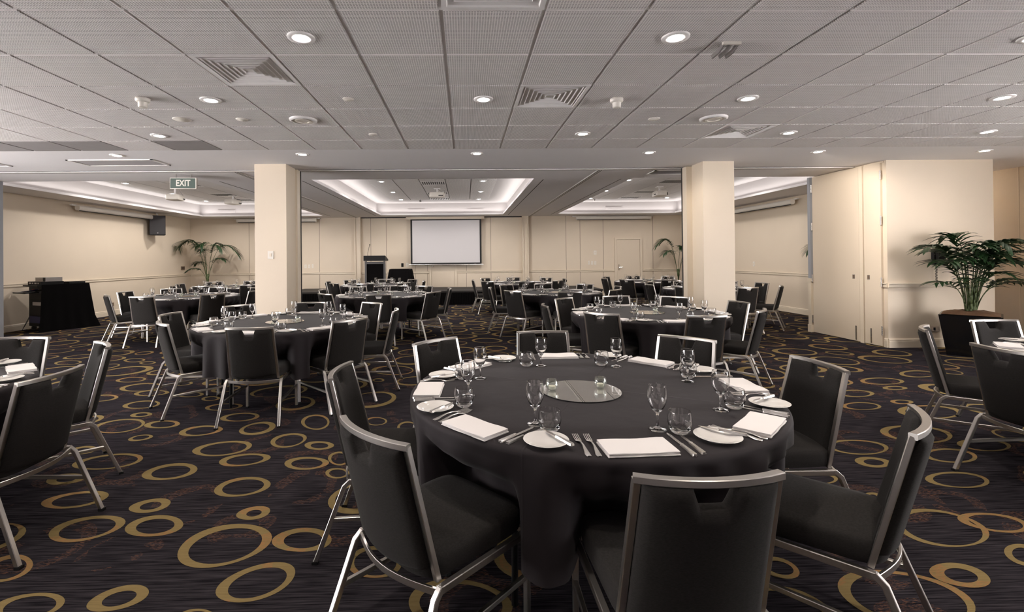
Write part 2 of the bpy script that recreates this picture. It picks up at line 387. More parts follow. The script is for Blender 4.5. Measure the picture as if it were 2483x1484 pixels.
# ------------------------------------------------------------------ walls
def wall(name, boxes, label, mat=None):
    b_ = MB()
    for a, c in boxes: b_.span(a, c)
    return struct(b_.build(name, mat or M['wall']), label, 'wall')
T = .12
wall('wall_left', [((XL - T, 5.6, 0), (XL, YB + T, CEIL + .5))], 'cream side wall at the left with chair rail')
wall('wall_back', [((XL, YB, 0), (XR + T, YB + T, CEIL + .5))], 'cream far wall behind the stage and screen')
wall('wall_front', [((XL - T, Y0 - T, 0), (XR2 + T, Y0, CEIL + .3))], 'unseen wall behind the camera, made dark to limit bounce', M['darktile'])  # unseen wall added to stop light from behind, dark to limit bounce
wall('wall_right', [((XR, 8.76, 0), (XR + T, YB, CEIL + .5))], 'cream right wall of the far room')
wall('wall_front_right', [((XR2, 3.1, 0), (XR2 + T, 9.0, CEIL + .3)), ((XR, 8.9, 0), (XR2, 9.0, CEIL + .3))], 'brownish wall of the recess at far right')
wall('wall_partition', [((6.45, 7.15, 0), (8.12, 8.76, CEIL))], 'cream block wall behind the large potted palm')
# jambs of the folding partition
def jamb(name, x0, x1, y0, y1, label, facex):
    b_ = MB(); b_.span((x0, y0, .99), (x1, y1, CEIL - .002), 0); b_.span((x0 - .005, y0 - .008, 0), (x1 + .005, y1, .94), 1)
    b_.span((x0 - .02, y0 - .02, .93), (x1 + .02, y1, .995), 1); b_.span((x0 - .02, y0 - .02, 0), (x1 + .02, y1, .14), 1)
    return struct(b_.build(name, [M['bluegrey'], M['trim']]), label, 'jamb')
jamb('trim_1', 6.40, 6.449, 8.70, 8.765, 'grey upholstered jamb beside the storage doors', 0)
b_ = MB(); b_.span((XL, 8.35, 0), (-8.19, 8.62, CEIL - .002)); struct(b_.build('trim_2', M['bluegrey']), 'grey partition jamb at the left edge of view', 'jamb')
# columns
def column(x0, x1, y0, y1, label, jx0, jx1):
    t = thing('column', label, 'column', ((x0 + x1) / 2, (y0 + y1) / 2, 0), kind='structure')
    b_ = MB(); cx, cy = (x0 + x1) / 2, (y0 + y1) / 2
    b_.span((x0 - cx, y0 - cy, 0), (x1 - cx, y1 - cy, CEIL)); b_.build('shaft', M['wall'], t)
    b_ = MB(); b_.span((jx0 - cx, y1 - cy, 0), (jx1 - cx, y1 + .14 - cy, CEIL - .01)); o = b_.build('partition_post', M['trim'], t)
    b_ = MB(); xs = jx1 if jx1 > x1 - .2 and jx1 > cx else jx0
    b_.span((xs - .008 - cx, y1 + .141 - cy, 0), (xs + .008 - cx, y1 + .165 - cy, CEIL - .01)); b_.build('rubber_seal', M['groove'], t)
    return t
column(-3.14, -2.67, 7.19, 7.58, 'square cream column left of centre with thermostat', -2.79, -2.64)
column(3.63, 4.11, 7.17, 7.52, 'square cream column right of centre', 3.54, 3.66)

# chair rails and skirting boards
def rail_profile(b_, a, c, nrm, z0, kind):
    """moulding between two plan points, sticking out along nrm"""
    nx, ny = nrm
    prof = ([(0, 0), (.014, .0), (.02, .012), (.02, .05), (.032, .056), (.032, .074), (0, .074)] if kind == 'rail'
            else [(0, 0), (.018, 0), (.018, .10), (.014, .112), (.018, .12), (.008, .14), (0, .14)])
    vs = []
    for p in (a, c):
        for d, z in prof: vs.append((p[0] + nx * d, p[1] + ny * d, z0 + z))
    k = len(prof)
    fs = [tuple(range(k)), tuple(range(2 * k - 1, k - 1, -1))] + [(i, (i + 1) % k, k + (i + 1) % k, k + i) for i in range(k)]
    b_.add(vs, fs)
ti = [3]
def mould(kind, segs, label):
    b_ = MB()
    for a, c, nrm in segs: rail_profile(b_, a, c, nrm, .915 if kind == 'rail' else 0, kind)
    if kind == 'rail': nm = 'trim_%d' % ti[0]; ti[0] += 1
    else: nm = 'baseboard_' + segs_name[0]
    return struct(b_.build(nm, M['trim']), label, 'chair rail' if kind == 'rail' else 'skirting board')
for side, segs, lb in (('left', [((XL, 8.62), (XL, YB), (1, 0))], 'left wall'),
                       ('back', [((XL, YB), (-3.78, YB), (0, -1)), ((-3.56, YB), (-1.24, YB), (0, -1)), ((-.28, YB), (1.98, YB), (0, -1)), ((2.21, YB), (5.2, YB), (0, -1)), ((6.18, YB), (XR, YB), (0, -1))], 'far wall'),
                       ('right', [((XR, 8.76), (XR, YB), (-1, 0))], 'right wall of the far room'),
                       ('block', [((6.45, 7.15), (8.12, 7.15), (0, -1)), ((6.45, 7.15), (6.45, 7.21), (-1, 0)), ((8.12, 7.15), (8.12, 8.76), (1, 0))], 'block wall beside the palm'),
                       ('front_right', [((XR2, 3.1), (XR2, 8.9), (-1, 0))], 'recess wall at far right')):
    segs_name = [side]
    mould('rail', segs, 'cream timber chair rail along the ' + lb)
    mould('base', segs, 'cream skirting board along the ' + lb)

# pilasters and panel joints on the far wall
for nm, x0, x1, lb in (('trim_10', -3.77, -3.57, 'shallow pilaster left of the lectern'), ('trim_11', 1.99, 2.2, 'shallow pilaster right of the projection screen')):
    b_ = MB(); b_.span((x0, YB - .10, 0), (x1, YB, CEIL)); b_.span((x0 + .0, YB - .14, 0), (x0 + .035, YB - .10, CEIL)); b_.span((x1 - .035, YB - .14, 0), (x1, YB - .10, CEIL))
    struct(b_.build(nm, M['trim']), lb, 'pilaster')
b_ = MB()
for x in (-7.4, -5.0, -3.24, -2.71, -1.72, -1.3, .05, .9, 3.52, 4.01, 4.82, 6.56):
    b_.span((x - .006, YB - .004, .15), (x + .006, YB + .001, .915)); b_.span((x - .006, YB - .004, .99), (x + .006, YB + .001, CEIL))
struct(b_.build('trim_12', M['panelgroove']), 'thin vertical joints between far wall panels', 'panel joint')
b_ = MB(); b_.span((XR2 - .004, 7.8, .15), (XR2, 7.82, CEIL)); struct(b_.build('trim_13', M['trim']), 'pale vertical strip on the recess wall', 'panel joint')
b_ = MB(); b_.span((-3.56, YB - .03, CEIL - .035), (1.98, YB, CEIL - .004)); struct(b_.build('trim_14', M['groove']), 'dark shadow gap above the stage wall', 'shadow gap')

# doors
def plain_door(name, x0, x1, z0, z1, hx, label):
    t = thing(name, label, 'door', ((x0 + x1) / 2, YB, z0), kind='structure'); cx = (x0 + x1) / 2; w = x1 - x0; h_ = z1 - z0
    b_ = MB(); b_.span((-w / 2, -.022, 0), (w / 2, -.002, h_)); b_.build('leaf', M['wall'], t)
    b_ = MB()
    b_.span((-w / 2 - .08, -.04, 0), (-w / 2 - .008, 0, h_ + .07)); b_.span((w / 2 + .008, -.04, 0), (w / 2 + .08, 0, h_ + .07)); b_.span((-w / 2 - .008, -.04, h_ + .008), (w / 2 + .008, 0, h_ + .07))
    b_.build('frame', M['trim'], t)
    b_ = MB(); sg = 1 if hx < 0 else -1
    b_.span((hx - .02, -.032, 1.0 - z0 - .04 + z0 * .4), (hx + .02, -.022, 1.12 - z0 + z0 * .4 + .04)); b_.tube([(hx, -.03, 1.06 - z0 * .6), (hx, -.075, 1.06 - z0 * .6), (hx + sg * .13, -.075, 1.06 - z0 * .6)], .011)
    b_.build('handle', M['silver'], t)
plain_door('door_1', -1.15, -.36, .44, 2.45, -.35, 'flush cream door half hidden behind the lowered screen')
plain_door('door_2', 5.29, 6.09, 0, 2.02, -.34, 'closed cream door in the far wall with lever handle')
def storage_door(name, y0, y1, hy, hinges, label):
    t = thing(name, label, 'door', (6.45, (y0 + y1) / 2, 0), kind='structure'); cy = (y0 + y1) / 2
    b_ = MB(); b_.span((-.035, y0 - cy, .012), (-.002, y1 - cy, CEIL - .03)); b_.build('leaf', M['wall'], t)
    b_ = MB(); b_.span((-.039, hy - cy - .024, 1.03), (-.0345, hy - cy + .024, 1.10)); o = b_.build('flush_pull', M['silver'], t)
    b_ = MB(); b_.span((-.042, hy - cy - .014, 1.04), (-.0385, hy - cy + .017, 1.09)); b_.build('recess', M['brownplate'], o)
    b_ = MB(); b_.span((-.042, hy - cy - .05, .03), (-.0345, hy - cy - .025, .26)); b_.build('bolt', M['silver'], t)
    for z in (.25, 1.0, 1.95, 2.65):
        b_ = MB(); b_.tube([(-.042, hinges - cy, z - .07), (-.042, hinges - cy, z + .07)], .012); b_.build('hinge', M['silver'], t)
storage_door('door_3', 7.63, 8.66, 7.74, 8.67, 'tall wide cream storage door leaf beside the grey jamb')
storage_door('door_4', 7.22, 7.53, 7.45, 7.212, 'tall narrow cream storage door leaf nearest the block corner')
b_ = MB(); b_.span((6.405, 7.545, 0), (6.448, 7.615, CEIL - .01)); b_.span((6.44, 7.19, CEIL - .028), (6.449, 8.68, CEIL - .004)); struct(b_.build('trim_15', M['trim']), 'cream mullion between the two storage doors', 'door frame')

# ------------------------------------------------------------------ ceiling
GX, GY = -2.526, 2.745
ce = MB()
XA, XB = XL - .05, XR2 + .05
ce.span((XA, Y0, CEIL + .004), (XB, 6.25, CEIL + .05), 1)                 # backing sheet and tee bars
vents = {(1, 1), (5, 2), (9, 4), (4, -1)}
for i in range(-12, 21):
    for j in range(-7, 6):
        x, y = GX + .6 * i, GY + .6 * j
        if x < XL - .05 or x + .6 > XR2 + .55 or (i, j) in vents: continue
        y1 = min(y + .588, 6.24)
        if y + .012 < Y0: continue
        dark = j == 5 and i in (-6, -5, -4, -2)  # unlit look of these tiles is put into a darker tile colour
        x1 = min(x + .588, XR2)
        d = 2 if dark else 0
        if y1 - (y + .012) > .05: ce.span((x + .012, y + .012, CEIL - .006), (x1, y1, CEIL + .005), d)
# plaster field with three recessed trays
TR = [(-8.55, -4.65), (-2.75, 1.27), (3.08, 7.0)]; TY0, TY1 = 8.63, 15.72
def slab(x0, x1, y0, y1): ce.span((x0, y0, CEIL), (x1, y1, CEIL + .05), 3)
slab(XA, XB, 6.25, TY0); slab(XA, XR + .1, TY1, YB + .1)
xs = [XA] + [v for t in TR for v in t] + [XR + .1]
for k in range(0, len(xs), 2): slab(xs[k], xs[k + 1], TY0, TY1)
ZT = 3.27; IN = .16
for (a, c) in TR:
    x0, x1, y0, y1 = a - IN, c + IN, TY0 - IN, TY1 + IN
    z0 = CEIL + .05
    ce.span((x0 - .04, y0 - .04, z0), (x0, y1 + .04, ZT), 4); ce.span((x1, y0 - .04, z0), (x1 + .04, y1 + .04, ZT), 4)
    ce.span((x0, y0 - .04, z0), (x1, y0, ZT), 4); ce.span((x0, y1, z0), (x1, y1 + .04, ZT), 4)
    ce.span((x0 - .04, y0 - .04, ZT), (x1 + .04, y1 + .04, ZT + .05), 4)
    cx = (a + c) / 2
    for i in range(5):
        for j in range(9):
            if i == 2 and j in (3, 6, 8): continue
            ce.span((cx - 1.5 + .6 * i + .01, 9.3 + .6 * j + .003, ZT - .04), (cx - 1.5 + .6 * i + .59, 9.3 + .6 * j + .597, ZT), 5)
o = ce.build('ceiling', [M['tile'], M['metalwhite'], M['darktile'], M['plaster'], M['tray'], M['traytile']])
struct(o, 'white tiled ceiling with plaster field and three recessed trays', 'ceiling')
# partition tracks
def track(name, a, c, axis, label):
    b_ = MB()
    if axis == 'x':
        b_.span((a[0], a[1] - .05, CEIL - .012), (c[0], a[1] + .05, CEIL + .001), 0); b_.span((a[0], a[1] - .072, CEIL - .004), (c[0], a[1] - .056, CEIL + .001), 1); b_.span((a[0], a[1] + .03, CEIL - .0135), (c[0], a[1] + .042, CEIL - .011), 1)
    else:
        b_.span((a[0] - .05, a[1], CEIL - .012), (a[0] + .05, c[1], CEIL + .001), 0)
        for d in (-.018, .018): b_.span((a[0] + d - .007, a[1], CEIL - .0135), (a[0] + d + .007, c[1], CEIL - .011), 1)
    struct(b_.build(name, [M['metalwhite'], M['groove']]), label, 'ceiling track')
track('trim_16', (XL, 7.74), (6.4, 7.74), 'x', 'long ceiling track across the room behind the columns')
track('trim_17', (-3.7, 7.80), (-3.7, YB), 'y', 'ceiling track running to the left pilaster')
track('trim_18', (2.25, 7.80), (2.25, YB), 'y', 'ceiling track running to the right pilaster')
b_ = MB()
for x in (-4.45, -2.95, 1.46, 2.9): b_.span((x - .008, 8.75, CEIL - .002), (x + .008, 15.9, CEIL + .001))
struct(b_.build('trim_19', M['groove']), 'thin dark joints beside the ceiling trays', 'ceiling joint')

# ------------------------------------------------------------------ lamps
WARM = (1.0, 0.905, 0.80)
def spot(name, parent, loc, energy, size=96, blend=.7, col=WARM, rad=.05, tilt=(0, 0)):
    l = bpy.data.lights.new(name, 'SPOT'); l.energy = energy; l.spot_size = R(size); l.spot_blend = blend; l.color = col; l.shadow_soft_size = rad
    o = bpy.data.objects.new(name, l); COL.objects.link(o); o.parent = parent; o.location = loc; o.rotation_euler = (tilt[0], -tilt[1], 0)
    return o
def dl_mesh():
    a = MB(); a.lathe([(.052, .001), (.052, -.009), (.062, -.010), (.085, -.010), (.088, -.004), (.088, .001)], 28)
    c = MB(); c.lathe([(.0005, -.013), (.03, -.012), (.05, -.008), (.05, 0)], 24)
    return a, c
DL0 = None
def downlight(x, y, z, label, energy, group, **kw):
    global DL0
    if DL0 is None:
        t = thing('downlight', label, 'ceiling light', (x, y, z), group=group)
        a, c = dl_mesh(); a.build('trim_ring', M['metalwhite'], t, 'all'); c.build('lens', M['lens'], t, 'all'); DL0 = (t, list(t.children))
    else:
        t = DL0[0].copy(); COL.objects.link(t); t.location = (x, y, z); tag(t, label, 'ceiling light', group)
        for ch in DL0[1]:
            k = ch.copy(); COL.objects.link(k); k.parent = t
    spot('lamp', t, (0, 0, -.03), energy, **kw)
    return t
E1 = 60
CZ = CEIL - .006
rows = [(3.08, [(-1.04, 'bright recessed downlight at the near left of the tiled ceiling'), (1.39, 'bright recessed downlight left of the louvred ceiling bracket')]),
        (4.28, [(-2.25, 'recessed downlight beyond the large left air diffuser'), (.18, 'recessed downlight left of the central air diffuser'), (2.59, 'recessed downlight above the right column, second row'), (4.96, 'bright recessed downlight at the far right edge')]),
        (5.49, [(-3.47, 'recessed downlight near the dark ceiling tiles at left'), (1.38, 'recessed downlight beyond the central air diffuser'), (3.8, 'recessed downlight beyond the far diffuser at right'), (6.17, 'recessed downlight above the potted palm, farther from wall')]),
        (6.53, [(-4.69, 'recessed downlight above the left return grille'), (-2.2, 'recessed downlight just above the left column'), (.18, 'recessed downlight on the plaster strip at middle'), (2.56, 'dim recessed downlight left of the right column'), (4.93, 'recessed downlight in front of the storage doors'), (7.3, 'recessed downlight over the block wall and palm')])]
for y, L in rows:
    for x, lb in L:
        downlight(x, y, CZ if y < 6.2 else CEIL, lb, E1 * ({4.93: 4.8, 7.3: .14, 2.56: 1.5, -2.2: .5}.get(x, 1.0) if y > 6 else .6 if x == 6.17 else 1), 'downlights in the near ceiling', **(dict(size=78, blend=.6, tilt=(R(36), R(50))) if x == 4.93 and y > 6 else dict(size=95, blend=.7, tilt=(R(16), R(38))) if x == 2.56 else dict(size=128, blend=.9) if y > 6 else {}))
for y, X in ((3.08, (-3.47, 3.8)), (1.88, (-2.25, .18, 2.6)), (.68, (-3.47, -1.04, 1.39, 3.8))):
    for x in X: downlight(x, y, CZ, 'recessed downlight in the ceiling beside or behind the camera', E1, 'downlights outside the picture')
trayname = ('left', 'middle', 'right')
for ti_, (a, c) in enumerate(TR):
    cx = (a + c) / 2
    for sx, sn in ((-1.18, 'left'), (1.18, 'right')):
        for y, yn in ((11.1, 'nearest'), (12.88, 'middle'), (14.5, 'farthest')):
            downlight(cx + sx, y, ZT - .04, '%s downlight in the %s row of the %s ceiling tray' % (yn, sn, trayname[ti_]), (112, 104, 72)[ti_], 'downlights in the ceiling trays', size=166, blend=.5, col=(1.0, .94, .88))
    # cove strips resting on the hidden ledge, throwing light up and in
    for nm, loc, sx, sy, rot in (('cove_lamp', (a - .08, (TY0 + TY1) / 2, CEIL + .07), TY1 - TY0, .06, (0, R(30), 0)), ('cove_lamp', (c + .08, (TY0 + TY1) / 2, CEIL + .07), TY1 - TY0, .06, (0, R(-30), 0)),
                           ('cove_lamp', (cx, TY0 - .08, CEIL + .07), c - a, .06, (R(-30), 0, 0)), ('cove_lamp', (cx, TY1 + .08, CEIL + .07), c - a, .06, (R(30), 0, 0))):
        l = bpy.data.lights.new(nm, 'AREA'); l.shape = 'RECTANGLE'
        if rot[1]: l.size, l.size_y = sy, sx
        else: l.size, l.size_y = sx, sy
        l.energy = 18.5 * sx / 5; l.color = (1.0, .95, .92)
        o = bpy.data.objects.new(nm, l); COL.objects.link(o); o.location = loc
        o.rotation_euler = (R(180) + rot[0], rot[1], 0)
        tag(o, 'hidden strip lamp on the ledge of the %s ceiling tray' % trayname[ti_], 'light', 'cove lamps')

# ------------------------------------------------------------------ ceiling fittings
def diffuser(x, y, z, label, loc_closed=False, flat=False):
    t = thing('air_diffuser', label, 'air vent', (x, y, z), group='square ceiling diffusers')
    b_ = MB()
    def sq(b_, r0, z0, r1, z1, mi=0):
        vs = [(-r0, -r0, z0), (r0, -r0, z0), (r0, r0, z0), (-r0, r0, z0), (-r1, -r1, z1), (r1, -r1, z1), (r1, r1, z1), (-r1, r1, z1)]
        b_.add(vs, [(i, (i + 1) % 4, 4 + (i + 1) % 4, 4 + i) for i in range(4)], mi)
    sq(b_, .295, .003, .295, -.008); sq(b_, .295, -.008, .265, -.008); sq(b_, .265, -.008, .25, .03); b_.build('frame', M['metalwhite'], t)
    if flat:
        b_ = MB(); sq(b_, .25, .03, .22, .0); sq(b_, .22, 0, .2, .02); b_.add([(-.2, -.2, .02), (.2, -.2, .02), (.2, .2, .02), (-.2, .2, .02)], [(0, 1, 2, 3)]); b_.build('panel', M['metalwhite'], t)
    else:
        b_ = MB(); b_.add([(-.255, -.255, .07), (.255, -.255, .07), (.255, .255, .07), (-.255, .255, .07)], [(0, 1, 2, 3)]); b_.build('duct', M['groove'], t)
        for k in range(6):
            r = .248 - k * .041
            b_ = MB(); sq(b_, r, -.004, r - .034, .034); sq(b_, r, -.001, r - .034, .037)
            if k == 5: b_.add([(-r + .034, -r + .034, .034), (r - .034, -r + .034, .034), (r - .034, r - .034, .034), (-r + .034, r - .034, .034)], [(0, 1, 2, 3)])
            b_.build('louvre', M['metalwhite'], t)
for (i, j), lb, fl_ in (((1, 1), 'large square louvred air diffuser near the left downlight', 0), ((5, 2), 'square louvred air diffuser near the middle of the ceiling', 0), ((9, 4), 'square louvred air diffuser above the right column', 0), ((4, -1), 'square framed panel cut by the top edge of view', 1)):
    diffuser(GX + .6 * i + .3, GY + .6 * j + .3, CEIL, lb, flat=fl_)
def smoke(x, y, lb):
    t = thing('smoke_detector', lb, 'smoke detector', (x, y, CZ), group='smoke detectors')
    b_ = MB(); b_.lathe([(.0, 0), (.058, 0), (.058, -.022), (.05, -.032), (.038, -.036)], 24); b_.build('base', M['plastic'], t, 'all')
    b_ = MB(); b_.lathe([(.038, -.036), (.036, -.075), (.028, -.082), (.0005, -.083)], 24); b_.build('sensor_head', M['plastic'], t, 'all')
smoke(-2.82, 4.24, 'white smoke detector on the tiles at upper left'); smoke(1.39, 4.29, 'white smoke detector right of the central diffuser')
for x, y, lb in ((-1.64, 4.9, 'round white ceiling speaker left of centre'), (2.6, 4.9, 'round white ceiling speaker right of centre')):
    t = thing('ceiling_speaker', lb, 'ceiling speaker', (x, y, CZ), group='round ceiling speakers')
    b_ = MB(); b_.lathe([(.10, -.018), (.115, -.022), (.135, -.012), (.138, 0)], 32); b_.build('rim', M['metalwhite'], t, 'all')
    b_ = MB(); b_.lathe([(.0005, -.012), (.06, -.012), (.06, -.02), (.08, -.02), (.08, -.012), (.102, -.016)], 32); b_.build('grille', M['plastic'], t)
for x, y, r, lb in ((-2.85, 4.87, .085, 'flush white disc beyond the left smoke detector'), (-2.25, 4.88, .06, 'small flush white disc left of the round speaker'), (-1.03, 4.27, .05, 'small sprinkler disc left of the middle downlight'), (-1.04, 5.48, .05, 'small sprinkler disc beyond the left round speaker'), (1.98, 4.91, .06, 'small flush white disc before the right round speaker')):
    b_ = MB(); b_.lathe([(.0005, -.012), (r * .5, -.012), (r * .55, -.008), (r * .9, -.008), (r, -.002), (r, 0)], 28)
    tag(b_.build('ceiling_disc', M['plastic'], None, 'all', (x, y, CZ)), lb, 'ceiling fitting', 'flush ceiling discs')
# louvred bracket fitting
t = thing('ceiling_bracket', 'white louvred spotlight bracket on the near ceiling tiles', 'ceiling fitting', (1.80, 3.20, CZ), R(0))
b_ = MB(); b_.span((-.06, -.06, -.018), (.062, -.04, 0)); b_.build('plate', M['plastic'], t)
for k, x in enumerate((-.05, .0, .045)):
    b_ = MB(); b_.sweep([(x + .01, -.03, 0), (x, .02, -.035), (x - .02, .07, -.05)], .03, .012, (1, 0, 0)); b_.build('fin', M['alu'], t)
# return grilles
def grille(x0, x1, y0, y1, lb):
    t = thing('return_grille', lb, 'air vent', ((x0 + x1) / 2, (y0 + y1) / 2, CEIL), group='return air grilles'); w, d = x1 - x0, y1 - y0
    b_ = MB()
    for a, c in (((-w / 2, -d / 2), (w / 2, -d / 2 + .03)), ((-w / 2, d / 2 - .03), (w / 2, d / 2)), ((-w / 2, -d / 2), (-w / 2 + .03, d / 2)), ((w / 2 - .03, -d / 2), (w / 2, d / 2))): b_.span((a[0], a[1], -.012), (c[0], c[1], .001))
    b_.build('frame', M['metalwhite'], t)
    b_ = MB()
    for k in range(int(d / .03) - 1): b_.box((0, -d / 2 + .045 + k * .03, -.003), (w - .06, .014, .006))
    b_.span((-w / 2 + .03, -d / 2 + .03, -.001), (w / 2 - .03, d / 2 - .03, 0.001)); b_.build('slats', M['darktile'], t)
grille(-5.6, -4.4, 6.8, 7.23, 'rectangular return grille in the plaster at left')
grille(-7.9, -6.72, 6.8, 7.23, 'return grille cut off by the left edge')
grille(3.18, 4.35, 7.86, 8.25, 'return grille in the plaster behind the right column')

# tray fittings: slot vents, projectors, grilles on risers
for tn, (a, c) in zip(trayname, TR):
    cx = (a + c) / 2
    for j, yn in ((3, 'nearest'), (6, 'second'), (8, 'farthest')):
        t = thing('slot_vent', '%s slotted air vent in the %s ceiling tray' % (yn, tn), 'air vent', (cx, 9.3 + .6 * j + .3, ZT - .04), group='slotted tray vents')
        b_ = MB(); b_.span((-.29, -.29, .0), (.29, .29, .03)); b_.build('plate', M['metalwhite'], t)
        b_ = MB()
        for k in range(11): b_.span((-.25 + k * .05 - .012, -.2, -.003), (-.25 + k * .05 + .012, .2, .001))
        b_.build('slots', M['groove'], t)
def projector(x, y, zb, rz, lb, top=ZT - .04):
    t = thing('projector', lb, 'projector', (x, y, zb), rz, group='ceiling projectors')
    b_ = MB()
    w, d, h_ = .40, .30, .12
    vs = []
    for z, k in ((-h_ / 2, .94), (-h_ / 2 + .015, 1), (h_ / 2 - .02, 1), (h_ / 2, .93)):
        for i in range(16):
            a = 2 * PI * (i + .5) / 16; ca, sa = math.cos(a), math.sin(a)
            vs.append((w / 2 * k * math.copysign(abs(ca) ** .35, ca), d / 2 * k * math.copysign(abs(sa) ** .35, sa), z))
    fs = [tuple(range(15, -1, -1)), tuple(range(48, 64))] + [(j * 16 + i, j * 16 + (i + 1) % 16, (j + 1) * 16 + (i + 1) % 16, (j + 1) * 16 + i) for j in range(3) for i in range(16)]
    b_.add(vs, fs); b_.build('body', M['plastic'], t, True)
    b_ = MB(); b_.lathe([(.035, 0), (.04, .03), (.032, .035), (.028, .01), (.0005, .008)], 20); b_.build('lens', M['black_plastic'], t, 'all', (.08, d / 2 - .005, -.005), (R(-90), 0, 0))
    b_ = MB(); b_.span((.04, -d / 2 - .004, -.035), (.16, -d / 2 + .004, -.012)); b_.build('port_panel', M['black_plastic'], t)
    b_ = MB(); L = top - zb
    b_.tube([(0, 0, h_ / 2), (0, 0, L - .01)], .022, 12); b_.box((0, 0, h_ / 2 + .01), (.14, .12, .02)); b_.box((0, 0, L - .008), (.16, .16, .015)); b_.build('mount', M['metalwhite'], t)
    b_ = MB(); b_.tube([(.03, .0, L - .02), (.10, -.02, L - .08), (.19, -.08, .10), (.17, -.14, 0)], .006, 6); b_.build('cable', M['alu'], t)
projector(-6.72, 11.2, 2.90, R(100), 'white projector hanging left in the left tray')
projector(-6.45, 13.4, 3.05, R(80), 'second white projector hanging deeper in the left tray')
projector(-.70, 12.3, 3.06, R(0), 'white projector hanging in the middle tray')
projector(5.04, 12.2, 3.04, R(-95), 'white projector hanging in the right tray')
for x, z, lb in ((-7.85, 3.05, 'slim riser grille at the far end of the left tray'), (-1.6, 3.03, 'left slim riser grille of the middle tray'), (.35, 3.03, 'right slim riser grille of the middle tray'), (5.0, 3.06, 'riser grille at the far end of the right tray')):
    b_ = MB(); b_.span((-.28, -.006, -.05), (.28, .006, .05))
    for k in range(5): b_.span((-.26, -.009, -.04 + k * .018), (.26, -.005, -.034 + k * .018))
    tag(b_.build('riser_grille', M['tray'], None, False, (x, TY1 + IN - .006, z)), lb, 'air vent', 'riser grilles')
for tn, x in (('left', -7.0), ('middle', -1.35), ('right', 4.0)):
    b_ = MB(); b_.lathe([(.0005, -.07), (.03, -.068), (.035, -.03), (.012, -.028), (.012, 0)], 16)
    tag(b_.build('sprinkler', M['alu'], None, 'all', (x, 14.6, ZT - .04)), 'small sprinkler head near the far end of the %s tray' % tn, 'sprinkler', 'sprinklers')

# exit sign
t = thing('exit_sign', 'green EXIT sign hanging from the ceiling at left', 'exit sign', (-4.66, 8.0, 2.715), R(3))
b_ = MB(); b_.box((0, 0, 0), (.40, .03, .165)); b_.build('panel', M['green'], t)
b_ = MB()
b_.span((-.208, -.02, -.092), (.208, .02, -.083)); b_.span((.2, -.022, -.092), (.214, .022, .09)); b_.span((-.208, -.02, .083), (.208, .02, .092)); b_.span((-.208, -.02, -.092), (-.201, .02, .092))
b_.build('housing', M['plastic'], t)
b_ = MB(); b_.tube([(-.12, 0, .09), (-.12, 0, CEIL - 2.715)], .008); b_.tube([(.12, 0, .09), (.12, 0, CEIL - 2.715)], .008); b_.build('hanger', M['alu'], t)
cu = bpy.data.curves.new('lettering', 'FONT'); cu.body = 'EXIT'; cu.align_x = 'CENTER'; cu.align_y = 'CENTER'; cu.size = .145; cu.extrude = .001; cu.offset = .0035
o = bpy.data.objects.new('lettering_curve', cu); COL.objects.link(o); bpy.context.view_layer.update()
me = bpy.data.meshes.new_from_object(o.evaluated_get(bpy.context.evaluated_depsgraph_get())); bpy.data.objects.remove(o); me.materials.clear(); me.materials.append(M['exitwhite'])
o = bpy.data.objects.new('lettering', me); COL.objects.link(o); o.parent = t; o.location = (.0, -.0165, 0); o.rotation_euler = (R(90), 0, 0); o.scale = (.78, 1, 1)

# ------------------------------------------------------------------ wall plates
def plate(x, y, z, w, h_, rz, lb, cat='wall switch', mat='plastic', n=1):
    t = thing('wall_plate', lb, cat, (x, y, z), rz)
    b_ = MB(); b_.span((-w / 2, -.009, -h_ / 2), (w / 2, 0, h_ / 2)); b_.build('cover', M[mat], t)
    for k in range(n):
        b_ = MB(); xx = (k - (n - 1) / 2) * w / n; s_ = min(w / n, h_) * .28
        b_.span((xx - s_ * .6, -.014, -s_), (xx + s_ * .6, -.009, s_)); b_.build('rocker', M['trim' if mat == 'plastic' else 'black_plastic'], t)
WB = YB
for x, z, w, h_, lb in ((-7.73, 1.52, .085, .14, 'white sensor plate right of the left palm'), (-5.48, 1.20, .075, .12, 'left of three white switches beside the left column'), (-5.36, 1.20, .075, .12, 'middle of three white switches beside the left column'), (-5.24, 1.21, .05, .13, 'slim right one of three switches beside the left column'),
                   (-2.16, 1.21, .08, .13, None), (-1.99, 1.22, .08, .13, 'white switch plate at the left end of the screen'), (-1.87, 1.19, .06, .10, 'small white plate touching the screen corner'),
                   (4.31, 1.23, .05, .13, 'slim left one of three switches before the door'), (4.42, 1.22, .075, .12, 'middle of three white switches before the door'), (4.53, 1.22, .075, .12, 'right one of three white switches nearest the door'), (4.53, 1.58, .10, .14, 'white thermostat above the three switches by the door')):
    if lb is None: plate(x, WB, z, w, h_, 0, 'dark wall plate above the draped stage table', mat='black_plastic')
    else: plate(x, WB, z, w, h_, 0, lb)
plate(XL, 16.06, 1.19, .20, .12, R(90), 'bronze double plate on left wall near corner', 'wall socket', 'brownplate', 2)
plate(XL, 12.86, .29, .14, .09, R(90), 'bronze low socket on left wall, nearer one', 'wall socket', 'brownplate', 1)
plate(XL, 13.25, .29, .14, .09, R(90), 'bronze low socket on left wall, farther one', 'wall socket', 'brownplate', 1)
plate(XR, 13.2, 1.19, .075, .13, R(-90), 'white switch on the right far-room wall')
plate(7.16, 7.15, .28, .12, .075, 0, 'steel power socket low behind the potted palm', 'wall socket', 'silver', 1)
plate(-2.905, 7.19, 1.505, .085, .12, 0, 'white thermostat on the left column', 'thermostat')
